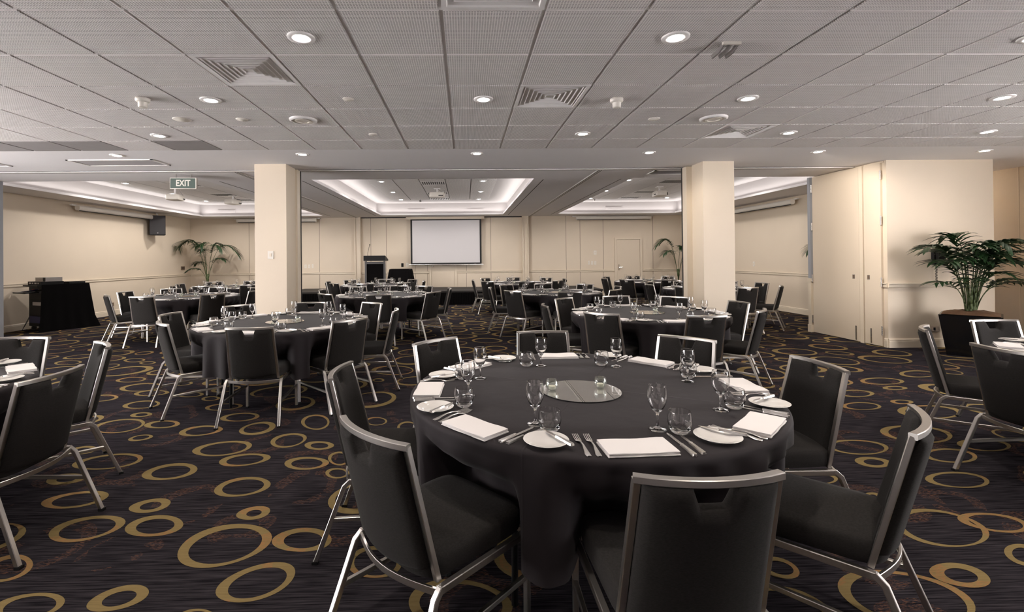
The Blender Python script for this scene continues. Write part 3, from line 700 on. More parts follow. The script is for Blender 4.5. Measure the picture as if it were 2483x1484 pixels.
# wall phone behind the palm
t = thing('wall_phone', 'black wall telephone half hidden by palm leaves', 'telephone', (7.22, 7.15, 1.38))
b_ = MB(); b_.span((-.09, -.05, -.12), (.09, 0, .12)); b_.build('body', M['black_plastic'], t)
b_ = MB(); b_.sweep([(-.06, -.055, .10), (-.06, -.085, .06), (-.06, -.085, -.06), (-.06, -.055, -.10)], .05, .03, (1, 0, 0)); b_.build('handset', M['black_plastic'], t)
b_ = MB(); b_.tube([(-.05 + .012 * math.cos(k * 1.3), -.04 + .012 * math.sin(k * 1.3), -.12 - k * .005) for k in range(64)], .004, 5); b_.build('coiled_cord', M['black_plastic'], t)

# ------------------------------------------------------------------ stage, lectern, screens
t = thing('stage', 'low black stage along the far wall', 'stage', (-.6, 15.55, 0))
b_ = MB(); b_.span((-4.9, -.95, .385), (4.85, .94, .435)); b_.build('deck', M['deck'], t)
b_ = MB()
n = 420; pts = []
for i in range(n + 1): pts.append((-4.88 + 9.7 * i / n, -.94 + .012 * math.sin(i * 1.9) - .01))
vs = [(x, y, .002) for x, y in pts] + [(x, y, .386) for x, y in pts]
b_.add(vs, [(i, i + 1, n + 2 + i, n + 1 + i) for i in range(n)])
for x in (-4.88, 4.82): b_.add([(x, -.945, 0.002), (x, .94, 0.002), (x, .94, .386), (x, -.945, .386)], [(0, 1, 2, 3)])
b_.build('skirt', M['black_cloth'], t)
ST = .435
t = thing('lectern', 'black lectern with aluminium posts on the stage', 'lectern', (-2.84, 15.3, ST))
b_ = MB(); b_.span((-.27, -.18, .02), (.27, .2, .86)); b_.build('body', M['black_cloth'], t)
b_ = MB(); b_.box((0, 0, .012), (.66, .5, .024)); b_.build('base', M['black_plastic'], t)
b_ = MB()
for x in (-.295, .295): b_.span((x - .03, -.2, .02), (x + .03, -.14, .93))
b_.span((-.27, -.2, .84), (.27, -.17, .91)); b_.build('post_frame', M['darkalu'], t)
b_ = MB(); vs = []
for x in (-.34, .34): vs += [(x, -.30, .94), (x, -.30, 1.10), (x, .28, .985), (x, .28, .93)]
b_.add(vs, [(0, 1, 2, 3), (7, 6, 5, 4), (0, 4, 5, 1), (1, 5, 6, 2), (2, 6, 7, 3), (3, 7, 4, 0)]); b_.build('reading_top', M['black_plastic'], t)
b_ = MB(); b_.tube([(-.24, -.15, 1.06), (-.23, -.16, 1.2), (-.20, -.18, 1.32), (-.16, -.22, 1.43)], .006, 6); b_.lathe([(.0005, -.02), (.012, -.015), (.014, .015), (.0005, .025)], 10, (-.157, -.223, 1.44)); b_.build('microphone', M['black_plastic'], t, 'all')
t = thing('draped_table', 'small black draped side table right of lectern', 'table', (-2.04, 15.2, ST))
b_ = MB(); b_.box((0, 0, .655), (.66, .5, .02)); b_.build('tabletop', M['black_plastic'], t)
b_ = MB(); n = 96; vs = []
for z, k, am in ((.672, 0.0, 0), (.672, .97, 0), (.665, 1.0, .0), (.55, 1.05, .01), (.3, 1.14, .022), (.01, 1.24, .03)):
    for i in range(n):
        a = 2 * PI * i / n; ca, sa = math.cos(a), math.sin(a); q = am * math.sin(14 * a)
        vs.append(((.35 * k + q) * math.copysign(abs(ca) ** .4, ca), (.27 * k + q) * math.copysign(abs(sa) ** .4, sa), z))
b_.add(vs, [(j * n + i, j * n + (i + 1) % n, (j + 1) * n + (i + 1) % n, (j + 1) * n + i) for j in range(5) for i in range(n)])
b_.build('drape', M['black_cloth'], t, True)

t = thing('projection_screen', 'lowered white projection screen with black border', 'projection screen', (-.64, 16.3, 0))
b_ = MB(); b_.span((-1.36, -.03, 2.77), (1.31, .19, CEIL - .01)); b_.build('case', M['trim'], t)
b_ = MB(); b_.span((-1.15, -.004, 1.28), (1.15, 0, 2.73)); b_.build('screen_cloth', M['screen'], t)
b_ = MB()
b_.span((-1.21, -.002, 1.23), (1.21, .004, 2.775)); b_.build('border', M['blackborder'], t)
b_ = MB(); b_.tube([(-1.27, 0, 1.215), (1.27, 0, 1.215)], .017, 10); b_.build('weight_bar', M['silver'], t)
def rolled(x, y, z, L, rz, lb, dep=.12):
    t = thing('rolled_screen', lb, 'projection screen', (x, y, z), rz, group='rolled up screens')
    b_ = MB(); b_.sweep([(-L / 2, 0, 0), (L / 2, 0, 0)], .11, .12, ch=.5); b_.build('case', M['plastic'], t)
    b_ = MB(); b_.span((-L / 2 + .04, -.03, -.075), (L / 2 - .04, -.01, -.058)); b_.build('weight_bar', M['blackborder'], t)
    b_ = MB(); b_.span((-L / 2 - .12, .03, .045), (L / 2 + .1, .08, .07)); b_.span((-L / 2 + .2, .02, .03), (-L / 2 + .28, dep, .07)); b_.span((L / 2 - .28, .02, .03), (L / 2 - .2, dep, .07)); b_.build('bracket', M['metalwhite'], t)
rolled(-9.22, 12.9, 2.72, 2.75, R(90), 'rolled projection screen high on the left wall', .18)
rolled(-6.4, 16.38, 2.78, 2.7, 0, 'rolled projection screen on far wall behind left column')
rolled(5.15, 16.38, 2.78, 2.6, 0, 'rolled projection screen on far wall above the door')
rolled(7.93, 12.65, 2.72, 2.6, R(-90), 'rolled projection screen high on the right wall', .185)
t = thing('loudspeaker', 'black loudspeaker mounted high on left wall', 'loudspeaker', (-9.16, 14.42, 2.2), R(28))
b_ = MB(); vs = []
for z in (0, .58):
    for x, y in ((-.2, -.18), (.2, -.18), (.14, .17), (-.14, .17)): vs.append((x, y, z))
b_.add(vs, [(3, 2, 1, 0), (4, 5, 6, 7), (0, 1, 5, 4), (1, 2, 6, 5), (2, 3, 7, 6), (3, 0, 4, 7)]); b_.build('cabinet', M['black_plastic'], t)
b_ = MB(); b_.span((-.19, -.192, .015), (.19, -.178, .565)); o = b_.build('grille', M['speaker'], t)
b_ = MB(); b_.span((-.012, -.195, .05), (.02, -.192, .075)); b_.build('badge', M['alu'], o)
b_ = MB(); b_.tube([(0, .1, .56), (-.05, .12, .66)], .02); b_.build('bracket', M['metalwhite'], t)

# ------------------------------------------------------------------ AV rack on the left
RZ = R(-25)
t = thing('equipment_rack', 'black wheeled audio rack under a black drape', 'equipment rack', (-8.796, 10.497, 0), RZ)
b_ = MB(); b_.span((-.27, -.40, .09), (.27, .40, .93)); b_.build('cabinet', M['black_plastic'], t)
for k, (z0, z1, m_) in enumerate(((.16, .30, 'bluebox'), (.34, .52, 'deck'), (.53, .60, 'paper'), (.66, .70, 'deck'), (.71, .76, 'deck'), (.78, .83, 'speaker'))):
    b_ = MB(); b_.span((-.22 if m_ != 'paper' else -.1, -.415, z0), (.235, -.398, z1)); b_.build('rack_unit', M[m_], t)
for x in (-.22, .22):
    for y in (-.34, .34):
        b_ = MB(); b_.lathe([(.0005, -.015), (.045, -.015), (.045, .015), (.0005, .015)], 16); b_.build('castor', M['alu'], t, True, (x, y, .045), (0, R(90), 0))
b_ = MB(); b_.span((-.29, -.66, .79), (.15, -.38, .815)); o = b_.build('pull_out_shelf', M['black_plastic'], t)
b_ = MB(); b_.span((-.28, -.5, .93), (.28, .42, .955)); b_.build('top_board', M['black_plastic'], t)
b_ = MB(); n = 60; top = []; bot = []
path = [(-.20 + .0, .405)] ; 
pl = [(.285, -.43), (.285, .43), (-.25, .43)]
dense = []
for (a, c) in zip(pl[:-1], pl[1:]):
    for i in range(30): dense.append((a[0] + (c[0] - a[0]) * i / 30, a[1] + (c[1] - a[1]) * i / 30))
dense.append(pl[-1])
vs = []; n = len(dense)
for z, fl2, am in ((.962, 0, 0), (.6, .03, .004), (.25, .06, .012), (.004, .12, .02)):
    for i, (x, y) in enumerate(dense):
        q = .5 * am * math.sin(i * .9); dx = fl2 * (1 if x > .28 else 0) + fl2 * .0; dy = fl2 * (1.2 if y > .42 else (y / .43) * .9)
        vs.append((x + dx + q * (x > .28), y + dy + q * (y > .42), z))
fs = [(j * n + i, j * n + i + 1, (j + 1) * n + i + 1, (j + 1) * n + i) for j in range(3) for i in range(n - 1)]
b_.add(vs, fs); b_.add([(.285, -.43, .962), (.285, .43, .962), (-.25, .43, .962), (-.10, -.2, .962), (.1, -.43, .962)], [(0, 1, 2, 3, 4)])
b_.build('drape', M['black_cloth'], t, True)
def atrack(x, y): return (-8.796 + x * math.cos(RZ) - y * math.sin(RZ), 10.497 + x * math.sin(RZ) + y * math.cos(RZ))
x, y = atrack(-.02, -.22); t = thing('mixer_unit', 'black rack mixer standing on the rack top', 'audio mixer', (x, y, .955), RZ)
b_ = MB(); b_.span((-.25, -.2, .0), (.25, .2, .07)); b_.build('body', M['black_plastic'], t)
for k, (xx, w) in enumerate(((-.15, .04), (-.05, .02), (.06, .04), (.16, .02))):
    b_ = MB(); b_.span((xx - w, -.206, .02), (xx + w, -.199, .05)); b_.build('display', M['paper'], t)
x, y = atrack(.05, .12); t = thing('disc_player', 'silver disc player on top of the rack mixer', 'disc player', (x, y, .9555 + .0), RZ)
t.location = (*atrack(.02, -.2), 1.026)
b_ = MB(); b_.span((-.16, -.15, 0), (.22, .15, .085)); b_.build('body', M['alu'], t)
b_ = MB(); b_.span((.14, -.155, .004), (.225, -.148, .082)); b_.build('display', M['black_plastic'], t)
b_ = MB(); b_.span((-.13, -.156, .05), (.12, -.149, .058)); b_.span((-.13, -.156, .022), (.12, -.149, .027)); b_.build('tray_slot', M['black_plastic'], t)
x, y = atrack(.08, .22); t = thing('keyboard_mixer', 'flat black console lying behind the rack mixer', 'audio console', (x, y, .963), RZ)
b_ = MB(); b_.box((0, 0, .02), (.34, .3, .04)); b_.build('body', M['black_plastic'], t)
x, y = atrack(-.1, -.56); t = thing('folder', 'open folder of papers on the pull-out shelf', 'folder', (x, y, .8155), RZ)
b_ = MB(); b_.span((-.18, -.12, 0), (.14, .13, .008)); b_.build('paper_sheets', M['paper'], t)
b_ = MB(); b_.add([(.10, -.14, .008), (.26, .12, .05), (.26, .15, .06), (.06, .13, .012)], [(0, 1, 2, 3)]); b_.add([(.10, -.14, .002), (.26, .12, .044), (.26, .15, .054), (.06, .13, .006)], [(0, 1, 2, 3)]); b_.build('cover', M['bluebox'], t)
b_ = MB(); x, y = atrack(-.05, -.42); b_.lathe([(.0005, .05), (.02, .045), (.026, .02), (.02, 0), (.0005, 0)], 14)
tag(b_.build('adaptor', M['redplug'], None, 'all', (x, y, .8155)), 'small red knob-shaped item on the rack shelf', 'adaptor')
b_ = MB()
for q in range(2):
    b_.tube([(*atrack(-.275 - .01 * q, -.30), .80), (*atrack(-.30 - .02 * q, -.33), .55), (*atrack(-.29 - .03 * q, -.34), .36), (*atrack(-.33 - .03 * q, -.42), .14), (*atrack(-.30, -.5), .02), (*atrack(-.2, -.55), .008), (*atrack(-.28, -.62), .008)], .005, 6)
tag(b_.build('power_cable', M['black_plastic'], None, 'all'), 'thin black cables hanging beside the audio rack', 'cable')

# ------------------------------------------------------------------ palms
def frond(b_l, b_s, base, mid, tip, n, L, wid, rr, droop=.35, t0=.28, spread=1.05):
    """rachis along a quadratic curve; two ranks of folded leaflets"""
    P0, P1, P2 = Vector(base), Vector(mid), Vector(tip)
    def B(t): return P0 * (1 - t) ** 2 + P1 * 2 * t * (1 - t) + P2 * t * t
    def D(t): return ((P1 - P0) * (1 - t) + (P2 - P1) * t).normalized()
    pts = [B(i / 14) for i in range(15)]
    for i in range(14): b_s.sweep([pts[i], pts[i + 1]], max(.006, .018 * (1 - i / 15)), max(.006, .014 * (1 - i / 15)), rnd=6)
    for k in range(n):
        t = t0 + (1 - t0) * (k + .5) / n
        c = B(t); d = D(t)
        side = d.cross(Vector((0, 0, 1)))
        if side.length < .05: side = d.cross(Vector((1, 0, 0)))
        side.normalize(); up = side.cross(d).normalized()
        prof = math.sin(PI * min(1, .22 + .78 * (t - t0) / (1 - t0))) ** .6
        l = L * (.45 + .55 * prof) * rr.uniform(.9, 1.1)
        for sg in (-1, 1):
            a = spread * (1.05 - .55 * (t - t0) / (1 - t0)) * rr.uniform(.9, 1.1)
            dr = (d * math.cos(a) + side * sg * math.sin(a) + up * .25).normalized()
            vs = []; m_ = 6
            for j in range(m_ + 1):
                u = j / m_
                p = c + dr * (l * u) + Vector((0, 0, -1)) * (droop * l * u * u * rr.uniform(.95, 1.05))
                w = 2.15 * wid * (.2 + 1.6 * u if u < .4 else .84) * (1 - u) ** .65
                w = max(w, .0008)
                wd = (dr.cross(Vector((0, 0, 1)))); wd = wd.normalized() if wd.length > .02 else side
                nn = wd.cross(dr).normalized()
                vs += [p - wd * w * .5 + nn * w * .14, p - nn * w * .05, p + wd * w * .5 + nn * w * .14]
            fs = []
            for j in range(m_): fs += [(3 * j, 3 * j + 1, 3 * j + 4, 3 * j + 3), (3 * j + 1, 3 * j + 2, 3 * j + 5, 3 * j + 4)]
            b_l.add(vs, fs)
def palm(loc, lb, specs, seed, pot, base_z, lim=None):
    rr = random.Random(seed); t = thing('potted_palm', lb, 'potted plant', loc)
    pot(t)
    for sp_ in specs:
        bl, bs = MB(), MB(); frond(bl, bs, rr=rr, **sp_)
        if lim:
            for mb in (bl, bs): mb.v = [(min(max(x, lim[0] - loc[0]), lim[1] - loc[0]), min(y, lim[2] - loc[1]), z) for x, y, z in mb.v]
        o = bl.build('frond', M['leaf'], t, 'all'); bs.build('stalk', M['stem'], o, 'all')
    return t
def square_pot(w, wt, h_, rz):
    def f(t):
        b_ = MB(); b_.box((0, 0, h_ / 2), (wt, wt, h_), rz, taper=w / wt); b_.build('planter', M['black_gloss'], t)
        b_ = MB(); n = 14; vs = []
        rq = random.Random(4)
        for i in range(n + 1):
            for j in range(n + 1):
                x, y = (i / n - .5) * wt * .93, (j / n - .5) * wt * .93
                z = h_ + .006 + (.05 + rq.uniform(-.012, .015)) * max(0, 1 - (max(abs(x), abs(y)) / (wt * .47)) ** 2)
                vs.append((x * math.cos(rz) - y * math.sin(rz), x * math.sin(rz) + y * math.cos(rz), z))
        b_.add(vs, [(i * (n + 1) + j, (i + 1) * (n + 1) + j, (i + 1) * (n + 1) + j + 1, i * (n + 1) + j + 1) for i in range(n) for j in range(n)]); b_.build('mulch', M['mulch'], t, 'all')
    return f
S = []
rp = random.Random(21)
hb = .58
def kent(ang, reach, ztop, ztip, n=9, L=.34, w=.05, b0=.05, droop=.45, t0=.40):
    ca, sa = math.cos(R(ang)), math.sin(R(ang))
    S.append(dict(base=(b0 * ca, b0 * sa, hb), mid=(reach * .30 * ca, reach * .30 * sa, ztop), tip=(reach * ca, reach * sa, ztip), n=n, L=L, wid=w, droop=droop, t0=t0))
for ang, reach, zt, ztip in ((180, .62, 1.66, 1.50), (205, .60, 1.45, 1.30), (158, .50, 1.62, 1.52), (235, .50, 1.62, 1.52), (270, .46, 1.75, 1.52), (300, .50, 1.75, 1.55), (330, .58, 1.55, 1.42), (355, .72, 1.62, 1.58), (15, .66, 1.85, 1.50), (100, .3, 1.8, 1.66), (75, .32, 1.8, 1.68),
                             (190, .62, 1.10, 1.02), (225, .48, 1.12, 1.08), (285, .40, 1.25, 1.14), (320, .50, 1.15, 1.05), (350, .64, 1.12, 1.0), (255, .40, 1.35, 1.3), (170, .45, 1.38, 1.30), (215, .42, 1.50, 1.36), (250, .34, 1.60, 1.42), (285, .36, 1.55, 1.38), (312, .44, 1.44, 1.28), (340, .48, 1.42, 1.30), (20, .5, 1.5, 1.40), (60, .35, 1.5, 1.42), (130, .4, 1.5, 1.45)):
    kent(ang, reach, zt, ztip, n=9 if zt > 1.3 else 8, L=.36 if zt > 1.3 else .30, w=.046 if zt > 1.3 else .038)
palm((7.13, 6.59, 0), 'large potted palm in black square planter by block wall', S, 5, square_pot(.47, .62, .57, R(-49)), .57, (0, 9.2, 7.09))
def round_pot(t):
    b_ = MB(); b_.lathe([(.0005, 0), (.15, 0), (.2, .4), (.185, .4), (.18, .36), (.0005, .36)], 28); b_.build('planter', M['black_gloss'], t, 'all')
    b_ = MB(); b_.tube([(0, 0, .34), (.01, 0, .8), (0, 0, 1.0)], .035, 10); b_.build('trunk', M['stem'], t, 'all')
hb = .75; S = []
for ang, reach, zt, ztip, L in ((182, .95, 2.55, 1.86, .52), (200, .7, 2.5, 1.95, .42), (160, .5, 2.2, 1.9, .34), (10, .9, 2.45, 1.66, .50), (340, .6, 2.3, 1.8, .42), (270, .4, 2.3, 1.9, .36), (350, .62, 1.7, 1.45, .3), (200, .55, 1.35, 1.12, .28), (165, .5, 1.6, 1.32, .28), (265, .35, 1.95, 1.75, .3), (25, .35, 2.2, 1.95, .3)):
    kent(ang, reach, zt, ztip, n=19, L=L, w=.026, b0=.02, droop=.55, t0=.42)
palm((-8.42, 15.75, 0), 'palm with arching fronds in the far left corner', S, 8, round_pot, .4, (XL + .05, 9, YB - .05))
S = []
for ang, reach, zt, ztip, L in ((180, .72, 2.5, 1.78, .34), (200, .6, 1.9, 1.5, .3), (0, .8, 2.4, 1.7, .36), (150, .5, 2.3, 1.9, .3), (265, .4, 2.0, 1.7, .3), (340, .5, 1.8, 1.45, .3)):
    kent(ang, reach, zt, ztip, n=17, L=L, w=.028, b0=.02, droop=.5, t0=.42)
palm((7.15, 15.85, 0), 'palm beyond the right column beside the far door', S, 9, round_pot, .4, (-9, XR - .05, YB - .05))
S = []
for ang, reach, zt, ztip, L in ((175, .36, 2.0, 1.5, .24), (60, .35, 2.1, 1.6, .26), (270, .42, 1.9, 1.45, .26), (215, .3, 1.7, 1.3, .22)):
    kent(ang, reach, zt, ztip, n=14, L=L, w=.026, b0=.02, droop=.5, t0=.45)
palm((7.82, 10.2, 0), 'palm mostly hidden behind the grey jamb at right', S, 10, round_pot, .4, (-9, XR - .05, YB))

# ------------------------------------------------------------------ chair (faces +Y, origin on the floor below the seat)
def back_pt(u, z, off=0.0):
    """point of the reclined, bowed back: u across (m), z height; off along the normal (+ = rear)"""
    k = (z - .42) / .44
    y = -.215 - .105 * k - .038 * (1 - (u / .205) ** 2)
    sl = .105 / .44
    return (u, y - off, z - off * sl)
def make_chair(caps):
    t = bpy.data.objects.new('banquet_chair', None); COL.objects.link(t)
    # seat cushion
    b_ = MB(); n = 40; vs = []
    prof = ((.385, .93), (.39, .985), (.405, 1.0), (.445, 1.0), (.462, .975), (.470, .93), (.473, .80), (.474, .5), (.474, .2))
    for z, k in prof:
        for i in range(n):
            a = 2 * PI * (i + .5) / n; ca, sa = math.cos(a), math.sin(a)
            x = .222 * math.copysign(abs(ca) ** .28, ca); y = .235 * math.copysign(abs(sa) ** .28, sa)
            if y < 0: y -= .03 * (1 - (x / .222) ** 2); x *= .97
            vs.append((x * k, y * k, z))
    m_ = len(prof)
    fs = [(j * n + i, j * n + (i + 1) % n, (j + 1) * n + (i + 1) % n, (j + 1) * n + i) for j in range(m_ - 1) for i in range(n)]
    fs += [tuple(range((m_ - 1) * n, m_ * n)), tuple(range(n - 1, -1, -1))]
    b_.add(vs, fs); b_.build('seat', M['fabric'], t, True)
    # back cushion with the cut-out grip below the top rail
    b_ = MB()
    HW0, HW1, NZ = .036, .060, .062                # half width of the cut-out at its foot and at the top, depth
    ztop, W = .836, .19
    rowsz = [.40, .404, .412, .43, .46, .52, .60, .68, .74, ztop - NZ - .02, ztop - NZ - .004, ztop - NZ, ztop - NZ * .8, ztop - NZ * .5, ztop - NZ * .22, ztop - .004, ztop]
    NLEFT = 8
    def halfw(z): return (.203 - .013 * (z - .42) / .44) - .0115
    def cols(z):
        w = halfw(z); q = min(1, max(0, (z - (ztop - NZ)) / NZ)); hw = HW0 + (HW1 - HW0) * q
        f = [0, .02, .07, .2, .45, .72, .9, .975, 1.0]
        left = [-w + (w - hw) * a for a in f]
        mid = [-hw + 2 * hw * a for a in (.25, .5, .75)]
        return left + mid + [-x for x in reversed(left)], w, hw
    R_ = []
    for side in (-1, 1):
        g = []
        for zi, z in enumerate(rowsz):
            xs, w, hw = cols(z); row = []
            for ci, x in enumerate(xs):
                zz = z
                if z < .47: zz = z + .028 * (x / w) ** 2 * (1 - (z - .40) / .07)
                e = min(w - abs(x), z - .40, ztop - z) if z < ztop - NZ else min(w - abs(x), ztop - z, abs(x) - hw if abs(x) > hw - 1e-6 else 0)
                if z < ztop - NZ: e2 = math.hypot(max(0, abs(x) - HW0), (ztop - NZ) - z); e = min(e, max(e2, 0))
                e = max(0, e); th = .011 + .017 * (1 - max(0, 1 - e / .022) ** 2.2)
                row.append(back_pt(x, zz, side * th))
            g.append(row)
        R_.append(g)
    nc = len(R_[0][0]); nr = len(rowsz); vs = [p for g in R_ for row in g for p in row]
    def vid(s_, r, c): return s_ * nr * nc + r * nc + c
    cut = lambda r, c: rowsz[r] >= ztop - NZ - 1e-6 and 8 <= c < 12
    fs = []
    for r in range(nr - 1):
        for c in range(nc - 1):
            if cut(r, c): continue
            fs.append((vid(0, r, c), vid(0, r, c + 1), vid(0, r + 1, c + 1), vid(0, r + 1, c)))
            fs.append((vid(1, r, c), vid(1, r + 1, c), vid(1, r + 1, c + 1), vid(1, r, c + 1)))
    rn = next(i for i, z in enumerate(rowsz) if z >= ztop - NZ - 1e-6)
    loop = [(0, c) for c in range(nc)] + [(r, nc - 1) for r in range(1, nr)] + [(nr - 1, c) for c in range(nc - 2, 11, -1)] + [(r, 12) for r in range(nr - 2, rn - 1, -1)] + [(rn, c) for c in range(11, 7, -1)] + [(r, 8) for r in range(rn + 1, nr)] + [(nr - 1, c) for c in range(7, -1, -1)] + [(r, 0) for r in range(nr - 2, 0, -1)]
    for a, c in zip(loop, loop[1:] + loop[:1]):
        fs.append((vid(0, *a), vid(1, *a), vid(1, *c), vid(0, *c)))
    b_.add(vs, fs); b_.build('backrest', M['fabric'], t, 'all')
    # steel hoop round the back
    b_ = MB(); S_ = .0195
    pts = []
    for i in range(7):
        z = .385 + (.842 - .385) * i / 6; hw = .203 - .013 * (z - .42) / .44
        p = back_pt(-hw, z); pts.append((-hw, back_pt(.205, z)[1], z))
    top = []
    for i in range(1, 10):
        u = -.19 + .38 * i / 10; p = back_pt(u, .842); top.append((u, p[1] - .0, .842))
    full = pts + top + [(-x, y, z) for x, y, z in reversed(pts)]
    # left upright, rail, right upright: mitred corners
    b_.sweep(pts, S_, S_ * 1.15, (1, 0, 0)); b_.sweep([(-x, y, z) for x, y, z in pts], S_, S_ * 1.15, (1, 0, 0))
    e0, e1 = pts[-1], (-pts[-1][0], pts[-1][1], pts[-1][2])
    b_.sweep([(e0[0] - .0100, e0[1], .8435)] + [(x, y, .8435) for x, y, z in top] + [(e1[0] + .0100, e1[1], .8435)], .025, .021, (0, 0, 1))
    b_.build('back_frame', M['steel'], t, True)
    # seat rails with the curved rear bar
    b_ = MB()
    for s_ in (-1, 1): b_.sweep([(s_ * .232, -.225, .372), (s_ * .232, .225, .378)], .022, .026)
    b_.sweep([(-.232, .222, .376), (.232, .222, .376)], .02, .022)
    b_.sweep([(-.232 + .464 * i / 12, -.225 - .055 * math.sin(PI * i / 12), .366) for i in range(13)], .010, .024)
    b_.build('seat_frame', M['steel'], t, True)
    for s_ in (-1, 1):
        b_ = MB(); b_.sweep([(s_ * .232, -.215, .378), (s_ * .236, -.245, .35), (s_ * .258, -.375, .012)], .0215, .0225, (1, 0, 0)); l1 = b_.build('leg', M['steel'], t, True)
        b_ = MB(); b_.sweep([(s_ * .232, .215, .385), (s_ * .232, .215, .012)], .0215, .0215, (0, 1, 0)); l2 = b_.build('leg', M['steel'], t, True)
        if caps:
            for l, (x, y) in ((l1, (s_ * .2583, -.378)), (l2, (s_ * .232, .215))):
                b_ = MB(); b_.box((x, y, .0075), (.026, .027, .015)); b_.build('foot_cap', M['black_plastic'], l)
        b_ = MB(); b_.sweep([(s_ * .2465, -.303, .20), (s_ * .234, .215, .215)], .019, .019); b_.build('stretcher', M['steel'], t, True)
    return t
proto_near = make_chair(True); proto_far = make_chair(False)
fresh = {0: True, 1: True}
def place_chair(x, y, face, near, label, group):
    p = proto_near if near else proto_far; k = int(near)
    if fresh[k]: o = p; fresh[k] = False
    else: o = copy_tree(p)
    o.location = (x, y, 0); o.rotation_euler = (0, 0, face - PI / 2)
    tag(o, label, 'chair', group); return o

# ------------------------------------------------------------------ tables
RT = .905
SIDE = {-90: 'near', -45: 'near-right', 0: 'right', 45: 'far-right', 90: 'far', 135: 'far-left', 180: 'left', -135: 'near-left'}
def snap(a):
    d = (round(math.degrees(a) / 45) * 45) % 360
    return d if d <= 180 else d - 360
def cloth(x, y, chair_angles, seed, label):
    rq = random.Random(seed); NA = 400
    ph = [rq.uniform(0, 2 * PI) for _ in range(6)]
    def sm(a, bb, v): v = min(1, max(0, (v - a) / (bb - a))); return v * v * (3 - 2 * v)
    top = [(0.0, .750), (.3, .750), (.6, .750), (.82, .750), (.885, .7495), (.898, .746), (.904, .738), (.906, .725)]
    down = [.71, .69, .66, .61, .56, .51, .47, .44, .41, .38]
    b_ = MB(); vs = []; faces = []
    for r, z in top[1:]:
        for i in range(NA):
            a = 2 * PI * i / NA; vs.append((r * math.cos(a), r * math.sin(a), z))
    for k, z in enumerate(down):
        q = (k + 1) / len(down)
        for i in range(NA):
            a = 2 * PI * i / NA
            push = 0
            for c in chair_angles:
                d = abs((a - c + PI) % (2 * PI) - PI)
                push = max(push, 1 - sm(R(15.0), R(19.5), d))
            fold = .5 + .5 * math.sin(13 * a + ph[0] + .8 * math.sin(3 * a + ph[1])); amp2 = .5 + .5 * math.sin(2 * a + ph[5]); fold2 = math.sin(34 * a + ph[2] + 1.2 * math.sin(5 * a + ph[3]))
            r = .904 + q ** .7 * (1 - .7 * push) * .045 * fold * fold + q ** .4 * (1 - .5 * push * q) * (.004 + .012 * amp2) * fold2 - .02 * q
            r -= push * .215 * sm(.66, .49, z)
            hem = .375 - .045 * (1 - push) + .025 * math.sin(4 * a + ph[4])
            zz = .725 + (z - .725) * (.725 - hem) / (.725 - .38)
            vs.append((r * math.cos(a), r * math.sin(a), zz))
    m_ = len(top) - 1 + len(down)
    faces = [(j * NA + i, (j + 1) * NA + i, (j + 1) * NA + (i + 1) % NA, j * NA + (i + 1) % NA) for j in range(m_ - 1) for i in range(NA)]
    vs.append((0, 0, .750)); c = len(vs) - 1
    faces += [(c, i, (i + 1) % NA) for i in range(NA)]
    b_.add(vs, faces)
    o = b_.build('tablecloth', M['tablecloth'], None, 'all', (x, y, 0)); o.rotation_euler = (0, 0, 0)
    return tag(o, label, 'tablecloth', 'black tablecloths')
TAB0 = None
def table_stand(x, y, rz, label):
    global TAB0
    if TAB0 is None:
        t = bpy.data.objects.new('round_table', None); COL.objects.link(t); TAB0 = t
        b_ = MB(); b_.lathe([(.0005, .742), (.88, .742), (.89, .735), (.89, .715), (.88, .71), (.0005, .71)], 64); b_.build('tabletop', M['deck'], t, True)
        for sx in (-1, 1):
            for sy in (-1, 1):
                b_ = MB(); b_.tube([(sx * .40, sy * .30, .712), (sx * .45, sy * .32, .62), (sx * .53, sy * .335, .5), (sx * .575, sy * .34, .34), (sx * .58, sy * .34, .004)], .014, 8)
                if sy == 1: b_.tube([(sx * .58, -.34, .30), (sx * .58, .34, .30)], .01, 6)
                b_.build('leg', M['black_plastic'], t, 'all')
        o = t
    else: o = copy_tree(TAB0)
    o.location = (x, y, 0); o.rotation_euler = (0, 0, rz)
    return tag(o, label, 'table', 'round banquet tables')

# ---- tableware
def single(name, fn, mat, smooth=True):
    b_ = MB(); fn(b_); return b_.build(name, mat, None, smooth)
def wine_profile(b_):
    out = [(.0005, .0), (.034, .0), (.035, .0015), (.030, .004), (.012, .008), (.0055, .014), (.0045, .03), (.0045, .055), (.007, .064), (.016, .074), (.026, .09), (.0342, .11), (.0364, .128), (.0354, .150), (.0326, .172), (.0324, .1738), (.0321, .1744)]
    inn = [(.0316, .1744), (.0314, .1738), (.0316, .172), (.0344, .150), (.0354, .128), (.0332, .11), (.025, .092), (.015, .078), (.0005, .073)]
    b_.lathe(out + inn, 36)
def tumbler_profile(b_):
    out = [(.0005, 0), (.026, 0), (.031, .003), (.040, .02), (.0448, .042), (.0448, .058), (.0415, .078), (.0404, .0838), (.0402, .0848), (.0399, .0853)]
    inn = [(.0393, .0853), (.0391, .0848), (.0393, .0838), (.0402, .078), (.0435, .058), (.0435, .042), (.038, .024), (.028, .016), (.0005, .013)]
    b_.lathe(out + inn, 36)
def votive_profile(b_):
    out = [(.0005, 0), (.016, 0), (.022, .004), (.031, .018), (.0335, .032), (.030, .047), (.0259, .0551), (.0256, .0558), (.0254, .056)]
    inn = [(.0246, .056), (.0243, .0558), (.0246, .055), (.0285, .046), (.0318, .032), (.0292, .019), (.02, .008), (.0005, .006)]
    b_.lathe(out + inn, 30)
